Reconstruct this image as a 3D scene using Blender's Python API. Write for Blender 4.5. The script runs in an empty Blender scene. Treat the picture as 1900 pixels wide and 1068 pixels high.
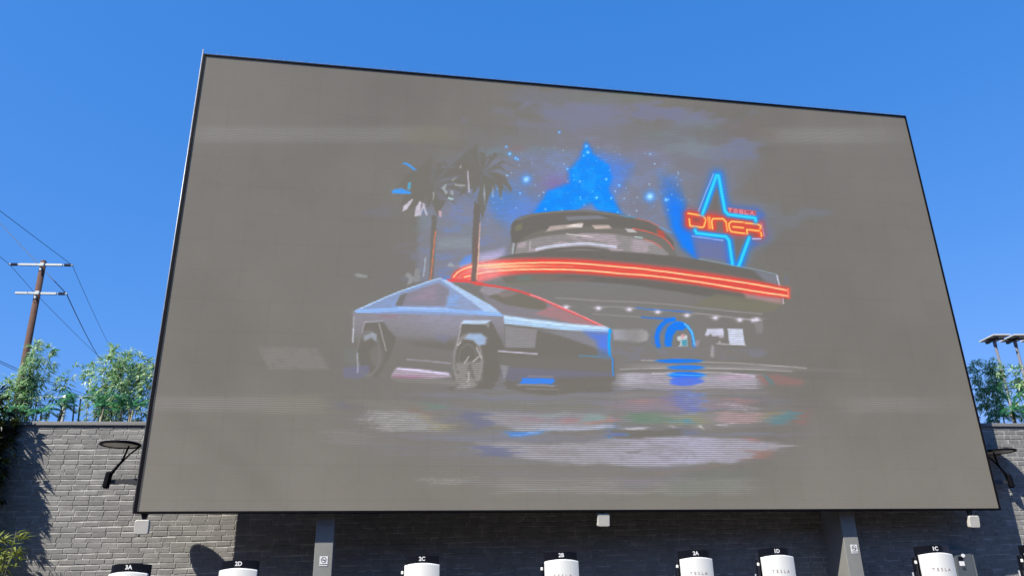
import bpy, math, random
import numpy as np
from mathutils import Vector, Matrix

# ---------------------------------------------------------------- camera, sky, sun, exposure
scene = bpy.context.scene
C = scene.collection
PITCH, ROLL, FPX = 0.37605214, -0.02234256, 1448.18
def cam_axes(p, r):
    f = np.array([0, math.cos(p), math.sin(p)]); u = np.array([0, -math.sin(p), math.cos(p)]); x = np.array([1., 0, 0])
    return np.array([x*math.cos(r)+u*math.sin(r), -x*math.sin(r)+u*math.cos(r), f])
AX = cam_axes(PITCH, ROLL)
EYE = np.array([0, 0, 1.6])
cam_data = bpy.data.cameras.new('camera')
cam = bpy.data.objects.new('camera', cam_data); C.objects.link(cam)
m = Matrix.Identity(4)
for i in range(3):
    m[i][0] = AX[0][i]; m[i][1] = AX[1][i]; m[i][2] = -AX[2][i]; m[i][3] = EYE[i]
cam.matrix_world = m
cam_data.sensor_width = 36; cam_data.lens = 36*FPX/1900
cam_data.clip_start = 0.05; cam_data.clip_end = 6000
scene.camera = cam

SUN_AZ, SUN_EL = 0.735, 0.805          # direction the light travels
sdir = Vector((math.sin(SUN_AZ)*math.cos(SUN_EL), math.cos(SUN_AZ)*math.cos(SUN_EL), -math.sin(SUN_EL)))
sun_data = bpy.data.lights.new('sun', 'SUN'); sun_data.energy = 5.0; sun_data.angle = math.radians(0.5)
sun_data.color = (1.0, 0.93, 0.83)
sun = bpy.data.objects.new('sun', sun_data); C.objects.link(sun)
sun.rotation_euler = sdir.to_track_quat('-Z', 'Y').to_euler()

SKY_GRADE = [(1.15, .565), (.55, .415), (.376, .70)]
EXPOSURE = 0.80
ALB = 0.82        # paints and masonry a little darker, the picture exposed for them
world = bpy.data.worlds.new('World'); scene.world = world; world.use_nodes = True
nt = world.node_tree; nt.nodes.clear()
sky = nt.nodes.new('ShaderNodeTexSky'); sky.sky_type = 'NISHITA'; sky.sun_disc = False
sky.sun_elevation = SUN_EL; sky.sun_rotation = math.pi + SUN_AZ
sky.air_density = 1.0; sky.dust_density = 0.3; sky.ozone_density = 3.0; sky.altitude = 50
sp_ = nt.nodes.new('ShaderNodeSeparateColor'); cb_ = nt.nodes.new('ShaderNodeCombineColor')
nt.links.new(sky.outputs[0], sp_.inputs[0])
for i, (pw, k) in enumerate(SKY_GRADE):            # clear, deep Californian blue
    m1 = nt.nodes.new('ShaderNodeMath'); m1.operation = 'MULTIPLY'; m1.inputs[1].default_value = 0.1
    m2 = nt.nodes.new('ShaderNodeMath'); m2.operation = 'POWER'; m2.inputs[1].default_value = pw
    m3 = nt.nodes.new('ShaderNodeMath'); m3.operation = 'MULTIPLY'; m3.inputs[1].default_value = k/0.12
    nt.links.new(sp_.outputs[i], m1.inputs[0]); nt.links.new(m1.outputs[0], m2.inputs[0]); nt.links.new(m2.outputs[0], m3.inputs[0]); nt.links.new(m3.outputs[0], cb_.inputs[i])
bg = nt.nodes.new('ShaderNodeBackground'); bg.inputs['Strength'].default_value = 0.12
wo = nt.nodes.new('ShaderNodeOutputWorld')
nt.links.new(cb_.outputs[0], bg.inputs['Color']); nt.links.new(bg.outputs[0], wo.inputs['Surface'])
scene.view_settings.view_transform = 'Standard'; scene.view_settings.look = 'None'
scene.view_settings.exposure = EXPOSURE; scene.view_settings.gamma = 1.0
scene.cycles.max_bounces = 6

# ---------------------------------------------------------------- helpers
def at(px, py, Y):
    """world point seen at photo pixel (px,py) at distance Y in front of the viewer"""
    d = AX.T @ np.array([(px-950)/FPX, -(py-534)/FPX, 1.0])
    return Vector(EYE + d*Y/d[1])

class MB:
    def __init__(s): s.v = []; s.f = []
    def add(s, vs, fs):
        n = len(s.v); s.v += [tuple(v) for v in vs]; s.f += [tuple(i+n for i in f) for f in fs]; return s
    def box(s, x0, x1, y0, y1, z0, z1, ch=0.0):
        if ch <= 0:
            v = [(x, y, z) for z in (z0, z1) for y in (y0, y1) for x in (x0, x1)]
            return s.add(v, [(0,2,3,1), (4,5,7,6), (0,1,5,4), (2,6,7,3), (0,4,6,2), (1,3,7,5)])
        # chamfered box, corners cut in plan, top and bottom too
        def ring(z, o):
            a, b, c, d = x0+o, x1-o, y0+o, y1-o; k = ch
            return [(a+k,c,z),(b-k,c,z),(b,c+k,z),(b,d-k,z),(b-k,d,z),(a+k,d,z),(a,d-k,z),(a,c+k,z)]
        rs = [ring(z0, ch*.8), ring(z0+ch, 0), ring(z1-ch, 0), ring(z1, ch*.8)]
        v = [p for r in rs for p in r]; f = [tuple(range(7, -1, -1)), tuple(range(24, 32))]
        for k in range(3):
            for i in range(8):
                j = (i+1) % 8; f.append((k*8+i, k*8+j, k*8+8+j, k*8+8+i))
        return s.add(v, f)
    def prism(s, pts, z0, z1):
        n = len(pts); v = [(x, y, z0) for x, y in pts] + [(x, y, z1) for x, y in pts]
        f = [tuple(range(n-1, -1, -1)), tuple(range(n, 2*n))] + [(i, (i+1) % n, n+(i+1) % n, n+i) for i in range(n)]
        return s.add(v, f)
    def tube(s, pts, rad, n=8, cap=True):
        pts = [Vector(p) for p in pts]; K = len(pts)
        rads = rad if isinstance(rad, (list, tuple)) else [rad]*K
        vs = []; up = None
        for i, p in enumerate(pts):
            t = (pts[min(i+1, K-1)] - pts[max(i-1, 0)]).normalized()
            if up is None: up = t.orthogonal().normalized()
            up = (up - t*up.dot(t)).normalized(); w = t.cross(up)
            for k in range(n):
                a = 2*math.pi*k/n; vs.append(p + (up*math.cos(a) + w*math.sin(a))*rads[i])
        fs = [(i*n+k, i*n+(k+1) % n, (i+1)*n+(k+1) % n, (i+1)*n+k) for i in range(K-1) for k in range(n)]
        if cap: fs += [tuple(range(n-1, -1, -1)), tuple(range((K-1)*n, K*n))]
        return s.add(vs, fs)
    def lathe(s, prof, n=48):            # closed profile of (r, z), turned about z
        K = len(prof)
        vs = [(r*math.cos(2*math.pi*k/n), r*math.sin(2*math.pi*k/n), z) for r, z in prof for k in range(n)]
        fs = [(i*n+k, i*n+(k+1) % n, ((i+1) % K)*n+(k+1) % n, ((i+1) % K)*n+k) for i in range(K) for k in range(n)]
        return s.add(vs, fs)
    def move(s, mat):
        s.v = [tuple(mat @ Vector(v)) for v in s.v]; return s
    def build(s, name, mat, parent=None, smooth=False):
        me = bpy.data.meshes.new(name); me.from_pydata(s.v, [], s.f); me.update()
        if smooth: me.polygons.foreach_set('use_smooth', [True]*len(me.polygons))
        me.materials.append(mat)
        o = bpy.data.objects.new(name, me); C.objects.link(o)
        if parent: o.parent = parent
        return o

def tag(o, label=None, cat=None, group=None, kind=None):
    if label: o['label'] = label
    if cat: o['category'] = cat
    if group: o['group'] = group
    if kind: o['kind'] = kind
    return o
def thing(name, label, cat, loc=(0, 0, 0), rz=0, group=None):
    o = bpy.data.objects.new(name, None); C.objects.link(o); o.location = loc; o.rotation_euler = (0, 0, rz)
    o.empty_display_size = 0.2
    return tag(o, label, cat, group)
def copy_tree(o, parent=None):
    kids = [c for c in bpy.data.objects if c.parent == o]
    c = o.copy(); C.objects.link(c); c.parent = parent
    for k in kids: copy_tree(k, c)
    return c
def text(name, body, size, mat, parent, loc, bold=0.0, spacing=1.0, bow=None):
    """flat lettering facing local -Y, centred on loc"""
    cu = bpy.data.curves.new(name, 'FONT'); cu.body = body; cu.size = size; cu.align_x = 'CENTER'; cu.align_y = 'CENTER'
    cu.extrude = 0.0012; cu.offset = bold; cu.space_character = spacing; cu.resolution_u = 3
    t = bpy.data.objects.new(name, cu); C.objects.link(t)
    bpy.context.view_layer.update()
    me = bpy.data.meshes.new_from_object(t.evaluated_get(bpy.context.evaluated_depsgraph_get()))
    bpy.data.objects.remove(t)
    if bow:                                          # lettering lies on the bowed panel
        for v in me.vertices: v.co.z -= bow[1]*((v.co.x+loc[0])/bow[0])**2
    # one mesh per letter
    nv = len(me.vertices); par = list(range(nv))
    def find(i):
        while par[i] != i: par[i] = par[par[i]]; i = par[i]
        return i
    for e in me.edges: par[find(e.vertices[0])] = find(e.vertices[1])
    isl = {}
    for i in range(nv): isl.setdefault(find(i), []).append(i)
    faces = [tuple(p.vertices) for p in me.polygons]; last = None
    for root_, vi in isl.items():
        mp = {v: k for k, v in enumerate(vi)}
        m2 = bpy.data.meshes.new(name); m2.from_pydata([tuple(me.vertices[v].co) for v in vi], [], [tuple(mp[v] for v in f) for f in faces if f[0] in mp]); m2.update()
        m2.materials.append(mat); last = bpy.data.objects.new(name, m2); C.objects.link(last)
        last.parent = parent; last.rotation_euler = (math.pi/2, 0, 0); last.location = loc
    bpy.data.meshes.remove(me)
    return last

# ---------------------------------------------------------------- materials
def mat(name, col, rough=0.6, metal=0.0, var=0.0, scale=8.0, bump=0.0, bscale=60.0, spec=0.5):
    col = tuple(c*ALB for c in col)
    M = bpy.data.materials.new(name); M.use_nodes = True; n = M.node_tree; L = n.links
    b = n.nodes['Principled BSDF']; b.inputs['Base Color'].default_value = (*col, 1)
    b.inputs['Roughness'].default_value = rough; b.inputs['Metallic'].default_value = metal
    b.inputs['Specular IOR Level'].default_value = spec
    if var > 0 or bump > 0:
        tc = n.nodes.new('ShaderNodeTexCoord')
    if var > 0:
        nz = n.nodes.new('ShaderNodeTexNoise'); nz.inputs['Scale'].default_value = scale; nz.inputs['Detail'].default_value = 6
        nz.inputs['Roughness'].default_value = 0.65
        cr = n.nodes.new('ShaderNodeValToRGB'); cr.color_ramp.elements[0].position = 0.3; cr.color_ramp.elements[1].position = 0.7
        cr.color_ramp.elements[0].color = (*[c*(1-var) for c in col], 1); cr.color_ramp.elements[1].color = (*[min(1, c*(1+var)) for c in col], 1)
        L.new(tc.outputs['Object'], nz.inputs['Vector']); L.new(nz.outputs['Fac'], cr.inputs['Fac']); L.new(cr.outputs['Color'], b.inputs['Base Color'])
    if bump > 0:
        nb = n.nodes.new('ShaderNodeTexNoise'); nb.inputs['Scale'].default_value = bscale; nb.inputs['Detail'].default_value = 5
        bp = n.nodes.new('ShaderNodeBump'); bp.inputs['Strength'].default_value = bump; bp.inputs['Distance'].default_value = 0.01
        L.new(tc.outputs['Object'], nb.inputs['Vector']); L.new(nb.outputs['Fac'], bp.inputs['Height']); L.new(bp.outputs['Normal'], b.inputs['Normal'])
    return M

def brick_mat():
    M = mat('painted_brick', (0.145, 0.146, 0.142), 0.55, var=0.0, bump=0.0, spec=0.35); n = M.node_tree; L = n.links; b = n.nodes['Principled BSDF']
    tc = n.nodes.new('ShaderNodeTexCoord')
    n1 = n.nodes.new('ShaderNodeTexNoise'); n1.inputs['Scale'].default_value = 1.3; n1.inputs['Detail'].default_value = 5
    n2 = n.nodes.new('ShaderNodeTexNoise'); n2.inputs['Scale'].default_value = 22; n2.inputs['Detail'].default_value = 8; n2.inputs['Roughness'].default_value = 0.7
    ad = n.nodes.new('ShaderNodeMath'); ad.operation = 'ADD'
    gi = n.nodes.new('ShaderNodeNewGeometry')
    m3 = n.nodes.new('ShaderNodeMath'); m3.operation = 'MULTIPLY_ADD'; m3.inputs[1].default_value = 0.20
    cr = n.nodes.new('ShaderNodeValToRGB'); cr.color_ramp.elements[0].position = 0.75; cr.color_ramp.elements[1].position = 1.55 if False else 1.0
    cr.color_ramp.elements[0].color = (0.152, 0.152, 0.143, 1); cr.color_ramp.elements[1].color = (0.188, 0.187, 0.176, 1)
    for x in (n1, n2): L.new(tc.outputs['Object'], x.inputs['Vector'])
    L.new(n1.outputs['Fac'], ad.inputs[0]); L.new(n2.outputs['Fac'], ad.inputs[1])
    hf = n.nodes.new('ShaderNodeMath'); hf.operation = 'MULTIPLY'; hf.inputs[1].default_value = 0.78
    L.new(ad.outputs[0], hf.inputs[0])
    L.new(gi.outputs['Random Per Island'], m3.inputs[0]); L.new(hf.outputs[0], m3.inputs[2]); L.new(m3.outputs[0], cr.inputs['Fac'])
    # chips of pale bare mortar and scuffs
    n4 = n.nodes.new('ShaderNodeTexNoise'); n4.inputs['Scale'].default_value = 9; n4.inputs['Detail'].default_value = 9; n4.inputs['Roughness'].default_value = 0.8
    L.new(tc.outputs['Object'], n4.inputs['Vector'])
    c4 = n.nodes.new('ShaderNodeValToRGB'); c4.color_ramp.elements[0].position = 0.64; c4.color_ramp.elements[1].position = 0.72
    mx = n.nodes.new('ShaderNodeMixRGB'); mx.inputs['Color2'].default_value = (0.27, 0.265, 0.25, 1)
    L.new(n4.outputs['Fac'], c4.inputs['Fac']); L.new(c4.outputs['Color'], mx.inputs['Fac']); L.new(cr.outputs['Color'], mx.inputs['Color1'])
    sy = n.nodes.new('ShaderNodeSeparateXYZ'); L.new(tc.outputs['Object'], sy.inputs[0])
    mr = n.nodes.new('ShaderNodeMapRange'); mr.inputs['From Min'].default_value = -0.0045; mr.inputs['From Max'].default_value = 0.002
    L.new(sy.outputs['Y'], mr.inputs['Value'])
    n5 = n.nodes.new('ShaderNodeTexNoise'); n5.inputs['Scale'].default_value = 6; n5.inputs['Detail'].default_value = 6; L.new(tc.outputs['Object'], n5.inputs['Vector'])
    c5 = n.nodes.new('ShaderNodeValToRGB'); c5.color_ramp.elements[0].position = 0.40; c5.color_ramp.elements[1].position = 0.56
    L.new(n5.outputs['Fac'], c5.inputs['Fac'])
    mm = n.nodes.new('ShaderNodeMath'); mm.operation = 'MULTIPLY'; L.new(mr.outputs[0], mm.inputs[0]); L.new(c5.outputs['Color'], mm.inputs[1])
    mj = n.nodes.new('ShaderNodeMixRGB'); mj.inputs['Color2'].default_value = (0.34, 0.335, 0.315, 1)  # joints and brick slopes painted paler: highlight of sun-caught edges, with paint wear
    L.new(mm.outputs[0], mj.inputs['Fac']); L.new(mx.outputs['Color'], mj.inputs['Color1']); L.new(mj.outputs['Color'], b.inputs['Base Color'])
    bp = n.nodes.new('ShaderNodeBump'); bp.inputs['Strength'].default_value = 0.7; bp.inputs['Distance'].default_value = 0.006
    L.new(n2.outputs['Fac'], bp.inputs['Height']); L.new(bp.outputs['Normal'], b.inputs['Normal'])
    return M

def leaf_mat(name, cols, trans=0.35):
    M = bpy.data.materials.new(name); M.use_nodes = True; n = M.node_tree; L = n.links; b = n.nodes['Principled BSDF']
    g = n.nodes.new('ShaderNodeNewGeometry'); cr = n.nodes.new('ShaderNodeValToRGB'); e = cr.color_ramp.elements
    e[0].color = (*cols[0], 1); e[1].color = (*cols[-1], 1)
    for i, c in enumerate(cols[1:-1]):
        x = e.new((i+1)/(len(cols)-1)); x.color = (*c, 1)
    L.new(g.outputs['Random Per Island'], cr.inputs['Fac']); L.new(cr.outputs['Color'], b.inputs['Base Color'])
    b.inputs['Roughness'].default_value = 0.38; b.inputs['Specular IOR Level'].default_value = 0.6
    tr = n.nodes.new('ShaderNodeBsdfTranslucent'); mx = n.nodes.new('ShaderNodeMixShader'); mx.inputs['Fac'].default_value = trans
    L.new(cr.outputs['Color'], tr.inputs['Color']); L.new(b.outputs[0], mx.inputs[1]); L.new(tr.outputs[0], mx.inputs[2])
    L.new(mx.outputs[0], n.nodes['Material Output'].inputs['Surface'])
    return M

def screen_mat():
    M = bpy.data.materials.new('led_display'); M.use_nodes = True; n = M.node_tree; L = n.links; b = n.nodes['Principled BSDF']
    b.inputs['Roughness'].default_value = 0.8; b.inputs['Specular IOR Level'].default_value = 0.15
    a = n.nodes.new('ShaderNodeAttribute'); a.attribute_name = 'pixel_face'
    g = n.nodes.new('ShaderNodeAttribute'); g.attribute_name = 'pixel_glow'
    L.new(a.outputs['Color'], b.inputs['Base Color'])
    uv = n.nodes.new('ShaderNodeTexCoord'); sp = n.nodes.new('ShaderNodeSeparateXYZ'); L.new(uv.outputs['Object'], sp.inputs[0])
    k = n.nodes.new('ShaderNodeMath'); k.operation = 'MULTIPLY'; k.inputs[1].default_value = 2*math.pi/(SH/232.0)
    si = n.nodes.new('ShaderNodeMath'); si.operation = 'SINE'
    L.new(sp.outputs['Z'], k.inputs[0]); L.new(k.outputs[0], si.inputs[0])
    # glow * (1 + scan*sin)
    mu = n.nodes.new('ShaderNodeMath'); mu.operation = 'MULTIPLY_ADD'; mu.inputs[2].default_value = 1.0
    sc_ = n.nodes.new('ShaderNodeMath'); sc_.operation = 'MULTIPLY'; sc_.inputs[1].default_value = 0.68; L.new(si.outputs[0], sc_.inputs[0])
    L.new(sc_.outputs[0], mu.inputs[0]); L.new(g.outputs['Alpha'], mu.inputs[1])
    vm = n.nodes.new('ShaderNodeVectorMath'); vm.operation = 'SCALE'
    L.new(g.outputs['Color'], vm.inputs[0]); L.new(mu.outputs[0], vm.inputs['Scale'])
    L.new(vm.outputs[0], b.inputs['Emission Color']); b.inputs['Emission Strength'].default_value = 1.0
    return M

M_black = mat('black_metal', (0.004, 0.004, 0.006), 0.6, 0.0, var=0.3, spec=0.08)
M_dark = mat('dark_metal', (0.03, 0.032, 0.036), 0.5, 0.0, var=0.25)
M_silver = mat('galvanised_steel', (0.36, 0.38, 0.40), 0.45, 0.4, var=0.15)
M_white = mat('white_plastic', (0.80, 0.82, 0.79), 0.28, var=0.015, scale=3)
M_offwhite = mat('off_white_plastic', (0.56, 0.55, 0.50), 0.5, var=0.05)
M_gloss = mat('gloss_black', (0.008, 0.009, 0.014), 0.18)
M_colpaint = mat('column_paint', (0.235, 0.24, 0.225), 0.55, var=0.10, scale=3.5, bump=0.15, bscale=40)
M_cope = mat('coping_metal', (0.20, 0.20, 0.195), 0.5, var=0.12, scale=2)
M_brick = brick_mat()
M_reflect = mat('lamp_reflector', (0.85, 0.83, 0.78), 0.5)
M_sign = mat('sign_white', (0.78, 0.79, 0.80), 0.4)
M_ink = mat('sign_ink', (0.03, 0.03, 0.035), 0.5)
M_letter = mat('red_grey_lettering', (0.40, 0.31, 0.30), 0.5)
M_wood = mat('creosoted_wood', (0.095, 0.045, 0.029), 0.85, var=0.45, scale=14, bump=0.5)
M_arm = mat('white_crossarm', (0.50, 0.55, 0.54), 0.5, var=0.08)
M_ins = mat('grey_insulator', (0.16, 0.17, 0.20), 0.4)
M_wire = mat('wire_cable', (0.05, 0.08, 0.14), 0.6)
M_cab = mat('cabinet_paint', (0.13, 0.145, 0.15), 0.45, var=0.06)
M_cabdoor = mat('cabinet_door_paint', (0.085, 0.10, 0.115), 0.45, var=0.06)
M_solar = mat('solar_backsheet', (0.60, 0.60, 0.57), 0.5, var=0.05)
M_cell = mat('solar_cells', (0.01, 0.015, 0.05), 0.15)
M_asphalt = mat('asphalt', (0.06, 0.06, 0.058), 0.9, var=0.25, scale=6, bump=0.5, bscale=120)
M_concrete = mat('concrete', (0.075, 0.058, 0.042), 0.85, var=0.12, scale=2, bump=0.3)
M_soil = mat('soil', (0.07, 0.05, 0.035), 0.95, var=0.3)
M_culm = mat('bamboo_culm', (0.24, 0.25, 0.13), 0.45, var=0.3, scale=10)
M_culmdark = mat('old_bamboo_culm', (0.19, 0.175, 0.12), 0.5, var=0.3, scale=10)
M_leafA = leaf_mat('bamboo_leaf', [(0.06, 0.19, 0.07), (0.18, 0.38, 0.15), (0.45, 0.62, 0.34), (0.80, 0.88, 0.68)])
M_leafB = leaf_mat('palm_leaf', [(0.03, 0.16, 0.07), (0.06, 0.32, 0.14), (0.26, 0.58, 0.34)])
M_leafC = leaf_mat('shade_tinted_bamboo_leaf', [(0.006, 0.012, 0.004), (0.010, 0.018, 0.006), (0.02, 0.035, 0.008), (0.03, 0.05, 0.012), (0.22, 0.28, 0.05)], 0.12)  # the clump's shade is put into this near-black leaf colour

# ---------------------------------------------------------------- places worked out for this yard
SW, SH = 13.7, 7.77237
S0 = Vector((-5.32975554, 11.28790533, 2.81955862)); SYAW = 0.17860901
sx = Vector((math.cos(SYAW), math.sin(SYAW), 0)); sn = Vector((-math.sin(SYAW), math.cos(SYAW), 0))
WYAW, WY, WH = 0.11613201, 13.3847, 4.39
wx = Vector((math.cos(WYAW), math.sin(WYAW), 0)); wn = Vector((-math.sin(WYAW), math.cos(WYAW), 0))
W0 = Vector((0, WY, 0))
def wall_at(px, py, off=0.0):
    """point of the wall's face (off metres in front of it) seen at a photo pixel"""
    d = at(px, py, 1.0) - Vector(EYE); t = (wn.dot(W0) - off - wn.dot(Vector(EYE)))/wn.dot(d)
    return Vector(EYE) + d*t
def screen_at(px, py, off=0.0):
    d = at(px, py, 1.0) - Vector(EYE); t = (sn.dot(S0) - off - sn.dot(Vector(EYE)))/sn.dot(d)
    return Vector(EYE) + d*t
# ---------------------------------------------------------------- the picture on the display
GREY_ALB = np.array([0.122, 0.113, 0.092]); LIGHT = np.array([1.51, 1.50, 1.54])
NX, NY = 1040, 590
_cor = [(381, 104), (1678, 218), (1853, 942), (254, 948)]
_dst = [(0, 0), (NX, 0), (NX, NY), (0, NY)]
_A = []
for (x, y), (u, v) in zip(_cor, _dst):
    _A.append([x, y, 1, 0, 0, 0, -u*x, -u*y, -u]); _A.append([0, 0, 0, x, y, 1, -v*x, -v*y, -v])
_H = np.linalg.svd(np.array(_A, float))[2][-1].reshape(3, 3)
def tp_(pts):
    p = np.c_[np.array(pts, float), np.ones(len(pts))] @ _H.T
    return p[:, :2]/p[:, 2:]
def paint_display():
    rng = np.random.default_rng(7)
    GY, GX = np.mgrid[0:NY, 0:NX].astype(np.float64); GX += .5; GY += .5
    HI = np.linalg.inv(_H); w = HI[2, 0]*GX+HI[2, 1]*GY+HI[2, 2]
    PX = (HI[0, 0]*GX+HI[0, 1]*GY+HI[0, 2])/w; PY = (HI[1, 0]*GX+HI[1, 1]*GY+HI[1, 2])/w     # photo-sized drawing coordinates
    K = NX/1480.0
    T = np.zeros((NY, NX, 3)); scan = np.full((NY, NX), .25)
    def noise(cx, cy, seed):
        r = np.random.default_rng(seed); n = r.random((int(900/cy)+3, int(1700/cx)+3))
        fx = (PX-200)/cx; fy = (PY-80)/cy; ix = np.clip(fx.astype(int), 0, n.shape[1]-2); iy = np.clip(fy.astype(int), 0, n.shape[0]-2)
        tx = np.clip(fx-ix, 0, 1); ty = np.clip(fy-iy, 0, 1); tx = tx*tx*(3-2*tx); ty = ty*ty*(3-2*ty)
        return (n[iy, ix]*(1-tx)+n[iy, ix+1]*tx)*(1-ty)+(n[iy+1, ix]*(1-tx)+n[iy+1, ix+1]*tx)*ty
    def fbm(s, seed, asp=1.0):
        return (noise(s, s*asp, seed)*.5+noise(s/2, s/2*asp, seed+1)*.27+noise(s/4, s/4*asp, seed+2)*.15+noise(s/8, s/8*asp, seed+3)*.08)
    N1 = fbm(90, 1); N2 = fbm(60, 11, .35); N3 = fbm(24, 21, .5); NH = fbm(14, 31)
    base = np.array([129, 125, 117.])
    T[:] = base
    T += ((PY-520)/430*3.5)[..., None]*np.array([1.1, .9, .8]) + (np.clip((PY-700)/250, 0, 1)*4)[..., None]
    T += ((N1-.5)*7)[..., None] + ((fbm(200, 41)-.5)*8)[..., None] + rng.normal(0, 1.1, T.shape)
    U = GX/NX*27; V = GY/NY*15.3                       # cabinet seams, barely there
    seam = (np.exp(-((U-np.round(U))/.03)**2)+np.exp(-((V-np.round(V))/.03)**2))
    tile = rng.normal(0, .35, (17, 29)); T += tile[np.floor(V).astype(int), np.floor(U).astype(int)][..., None]
    T -= (seam*2.2*(N2 > .42))[..., None]
    # faint bright refresh bands and darker diagonal tints
    for (yc, xa, xb, s) in ((250, 330, 900, 8), (252, 1380, 1720, 9), (748, 250, 640, 8), (750, 1540, 1830, 7)):
        mm = np.exp(-((PY-yc)/15)**4)*np.clip((PX-xa)/60, 0, 1)*np.clip((xb-PX)/150, 0, 1)
        T += (mm*s)[..., None]*np.array([.9, 1, 1.15])*1.1; scan[:] = np.maximum(scan, mm*.9)
        T += (mm*1.5*(np.floor(PY/3.9) % 2))[..., None]
    for (x0, y0, x1, y1, wd) in ((330, 760, 520, 930, 22), (1380, 880, 1520, 700, 40), (760, 120, 560, 330, 60)):
        dx, dy = x1-x0, y1-y0; L2 = dx*dx+dy*dy; t = np.clip(((PX-x0)*dx+(PY-y0)*dy)/L2, 0, 1)
        d = np.hypot(PX-x0-t*dx, PY-y0-t*dy); T -= (np.exp(-(d/wd)**2)*3)[..., None]

    T0 = T.copy()
    def put(m, c, a=1.0, sc=None):
        m = np.clip(m*a, 0, 1)[..., None]; T[:] = T*(1-m)+np.array(c, float)*m
        if sc is not None: scan[:] = scan*(1-m[..., 0])+sc*m[..., 0]
    def add(m, c): T[:] = T + m[..., None]*np.array(c, float)
    def poly(pts, soft=.6):
        P = np.array(pts, float); n = len(P)
        x0, y0 = P.min(0)-soft*4-3; x1, y1 = P.max(0)+soft*4+3
        M = np.zeros((NY, NX)); sel = (PX > x0) & (PX < x1) & (PY > y0) & (PY < y1)
        X = PX[sel]; Y = PY[sel]; ins = np.zeros(X.shape, bool); dm = np.full(X.shape, 1e9)
        for i in range(n):
            ax, ay = P[i]; bx, by = P[(i+1) % n]
            if ay != by:
                c = ((ay > Y) != (by > Y)) & (X < (bx-ax)*(Y-ay)/(by-ay)+ax); ins ^= c
            dx, dy = bx-ax, by-ay; L2 = dx*dx+dy*dy+1e-9; t = np.clip(((X-ax)*dx+(Y-ay)*dy)/L2, 0, 1)
            dm = np.minimum(dm, np.hypot(X-ax-t*dx, Y-ay-t*dy))
        s = np.where(ins, dm, -dm); M[sel] = np.clip(s/(2*soft)+.5, 0, 1); return M
    def dist(pts):
        D = np.full((NY, NX), 1e9); P = np.array(pts, float)
        x0, y0 = P.min(0)-70; x1, y1 = P.max(0)+70; sel = (PX > x0) & (PX < x1) & (PY > y0) & (PY < y1); X = PX[sel]; Y = PY[sel]; dm = np.full(X.shape, 1e9)
        for (ax, ay), (bx, by) in zip(P[:-1], P[1:]):
            dx, dy = bx-ax, by-ay; L2 = dx*dx+dy*dy+1e-9; t = np.clip(((X-ax)*dx+(Y-ay)*dy)/L2, 0, 1); dm = np.minimum(dm, np.hypot(X-ax-t*dx, Y-ay-t*dy))
        D[sel] = dm; return D
    def smooth(pts, n=8):
        P = [np.array(p, float) for p in pts]; P = [2*P[0]-P[1]]+P+[2*P[-1]-P[-2]]; out = []
        for i in range(1, len(P)-2):
            for k in range(n):
                t = k/n; out.append(.5*((2*P[i])+(-P[i-1]+P[i+1])*t+(2*P[i-1]-5*P[i]+4*P[i+1]-P[i+2])*t*t+(-P[i-1]+3*P[i]-3*P[i+1]+P[i+2])*t**3))
        out.append(P[-2]); return out
    def line(pts, w, c, a=1.0, sm=False, sc=None):
        D = dist(smooth(pts) if sm else pts); put(np.clip((w/2-D)/1.0+.5, 0, 1), c, a, sc)
    def glow(pts, s, c, a=1.0, sm=False):
        D = dist(smooth(pts) if sm else pts); put(np.exp(-(D/s)**2), c, a)
    def blob(cx, cy, rx, ry, c, a, edge=.6, warp=.95, sc=.4):
        rx *= 1.12; ry *= 1.2; a = min(1, a*1.12)
        d = np.hypot((PX-cx)/rx, (PY-cy)/ry) + (N2-.5)*warp*2 + (N3-.5)*warp*.7
        put(np.clip((1-d)/edge, 0, 1), c, a, sc)

    # sky clouds of muted colour
    for b in [(1010, 180, 110, 14, (122, 122, 134), .6), (1120, 215, 190, 22, (122, 124, 150), .85), (1010, 232, 100, 14, (124, 124, 146), .6), (1230, 218, 90, 22, (122, 124, 152), .8),
              (1120, 182, 80, 10, (124, 130, 112), .7), (1240, 250, 110, 20, (118, 134, 116), .75), (1140, 262, 100, 16, (126, 124, 112), .5),
              (1290, 280, 60, 14, (128, 150, 142), .8), (1385, 245, 50, 20, (132, 118, 110), .6), (1370, 275, 45, 18, (118, 126, 158), .75),
              (1000, 282, 110, 14, (112, 142, 140), .7), (960, 276, 26, 9, (150, 118, 120), .7), (1110, 268, 90, 11, (142, 122, 136), .7), (1180, 292, 60, 16, (140, 116, 130), .7),
              (870, 455, 95, 70, (128, 128, 148), .6), (860, 400, 60, 30, (122, 128, 154), .5), (860, 425, 50, 14, (116, 142, 116), .6), (790, 410, 30, 30, (118, 146, 140), .5),
              (1440, 400, 60, 18, (120, 126, 142), .5), (720, 395, 40, 22, (122, 122, 136), .4), (835, 500, 60, 30, (116, 124, 160), .7),
              (790, 250, 50, 14, (132, 128, 104), .4), (870, 268, 60, 10, (128, 126, 110), .4), (1330, 320, 60, 30, (122, 124, 140), .4)]:
        blob(*b)
    # star field
    wide = np.clip(1.15-np.hypot((PX-1110)/300, (PY-350)/150)-(N1-.5)*.7-(N2-.5)*.4, 0, 1); put(np.clip(wide*2.2, 0, 1), (124, 128, 152), .6, .5)
    hz = np.clip(1.05-np.hypot((PX-1040)/430, (PY-640)/290)-(N1-.5)*.5, 0, 1); put(np.clip(hz*1.6, 0, 1), (134, 133, 132), .5)
    d = np.hypot((PX-1085)/215, (PY-370)/112)+(N2-.5)*.45
    sf = np.clip((1-d)/.25, 0, 1)
    put(sf, (124, 134, 164), .8, .55); put(sf*np.clip((N3-.4)*3, 0, 1), (128, 150, 196), .5)
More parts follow.
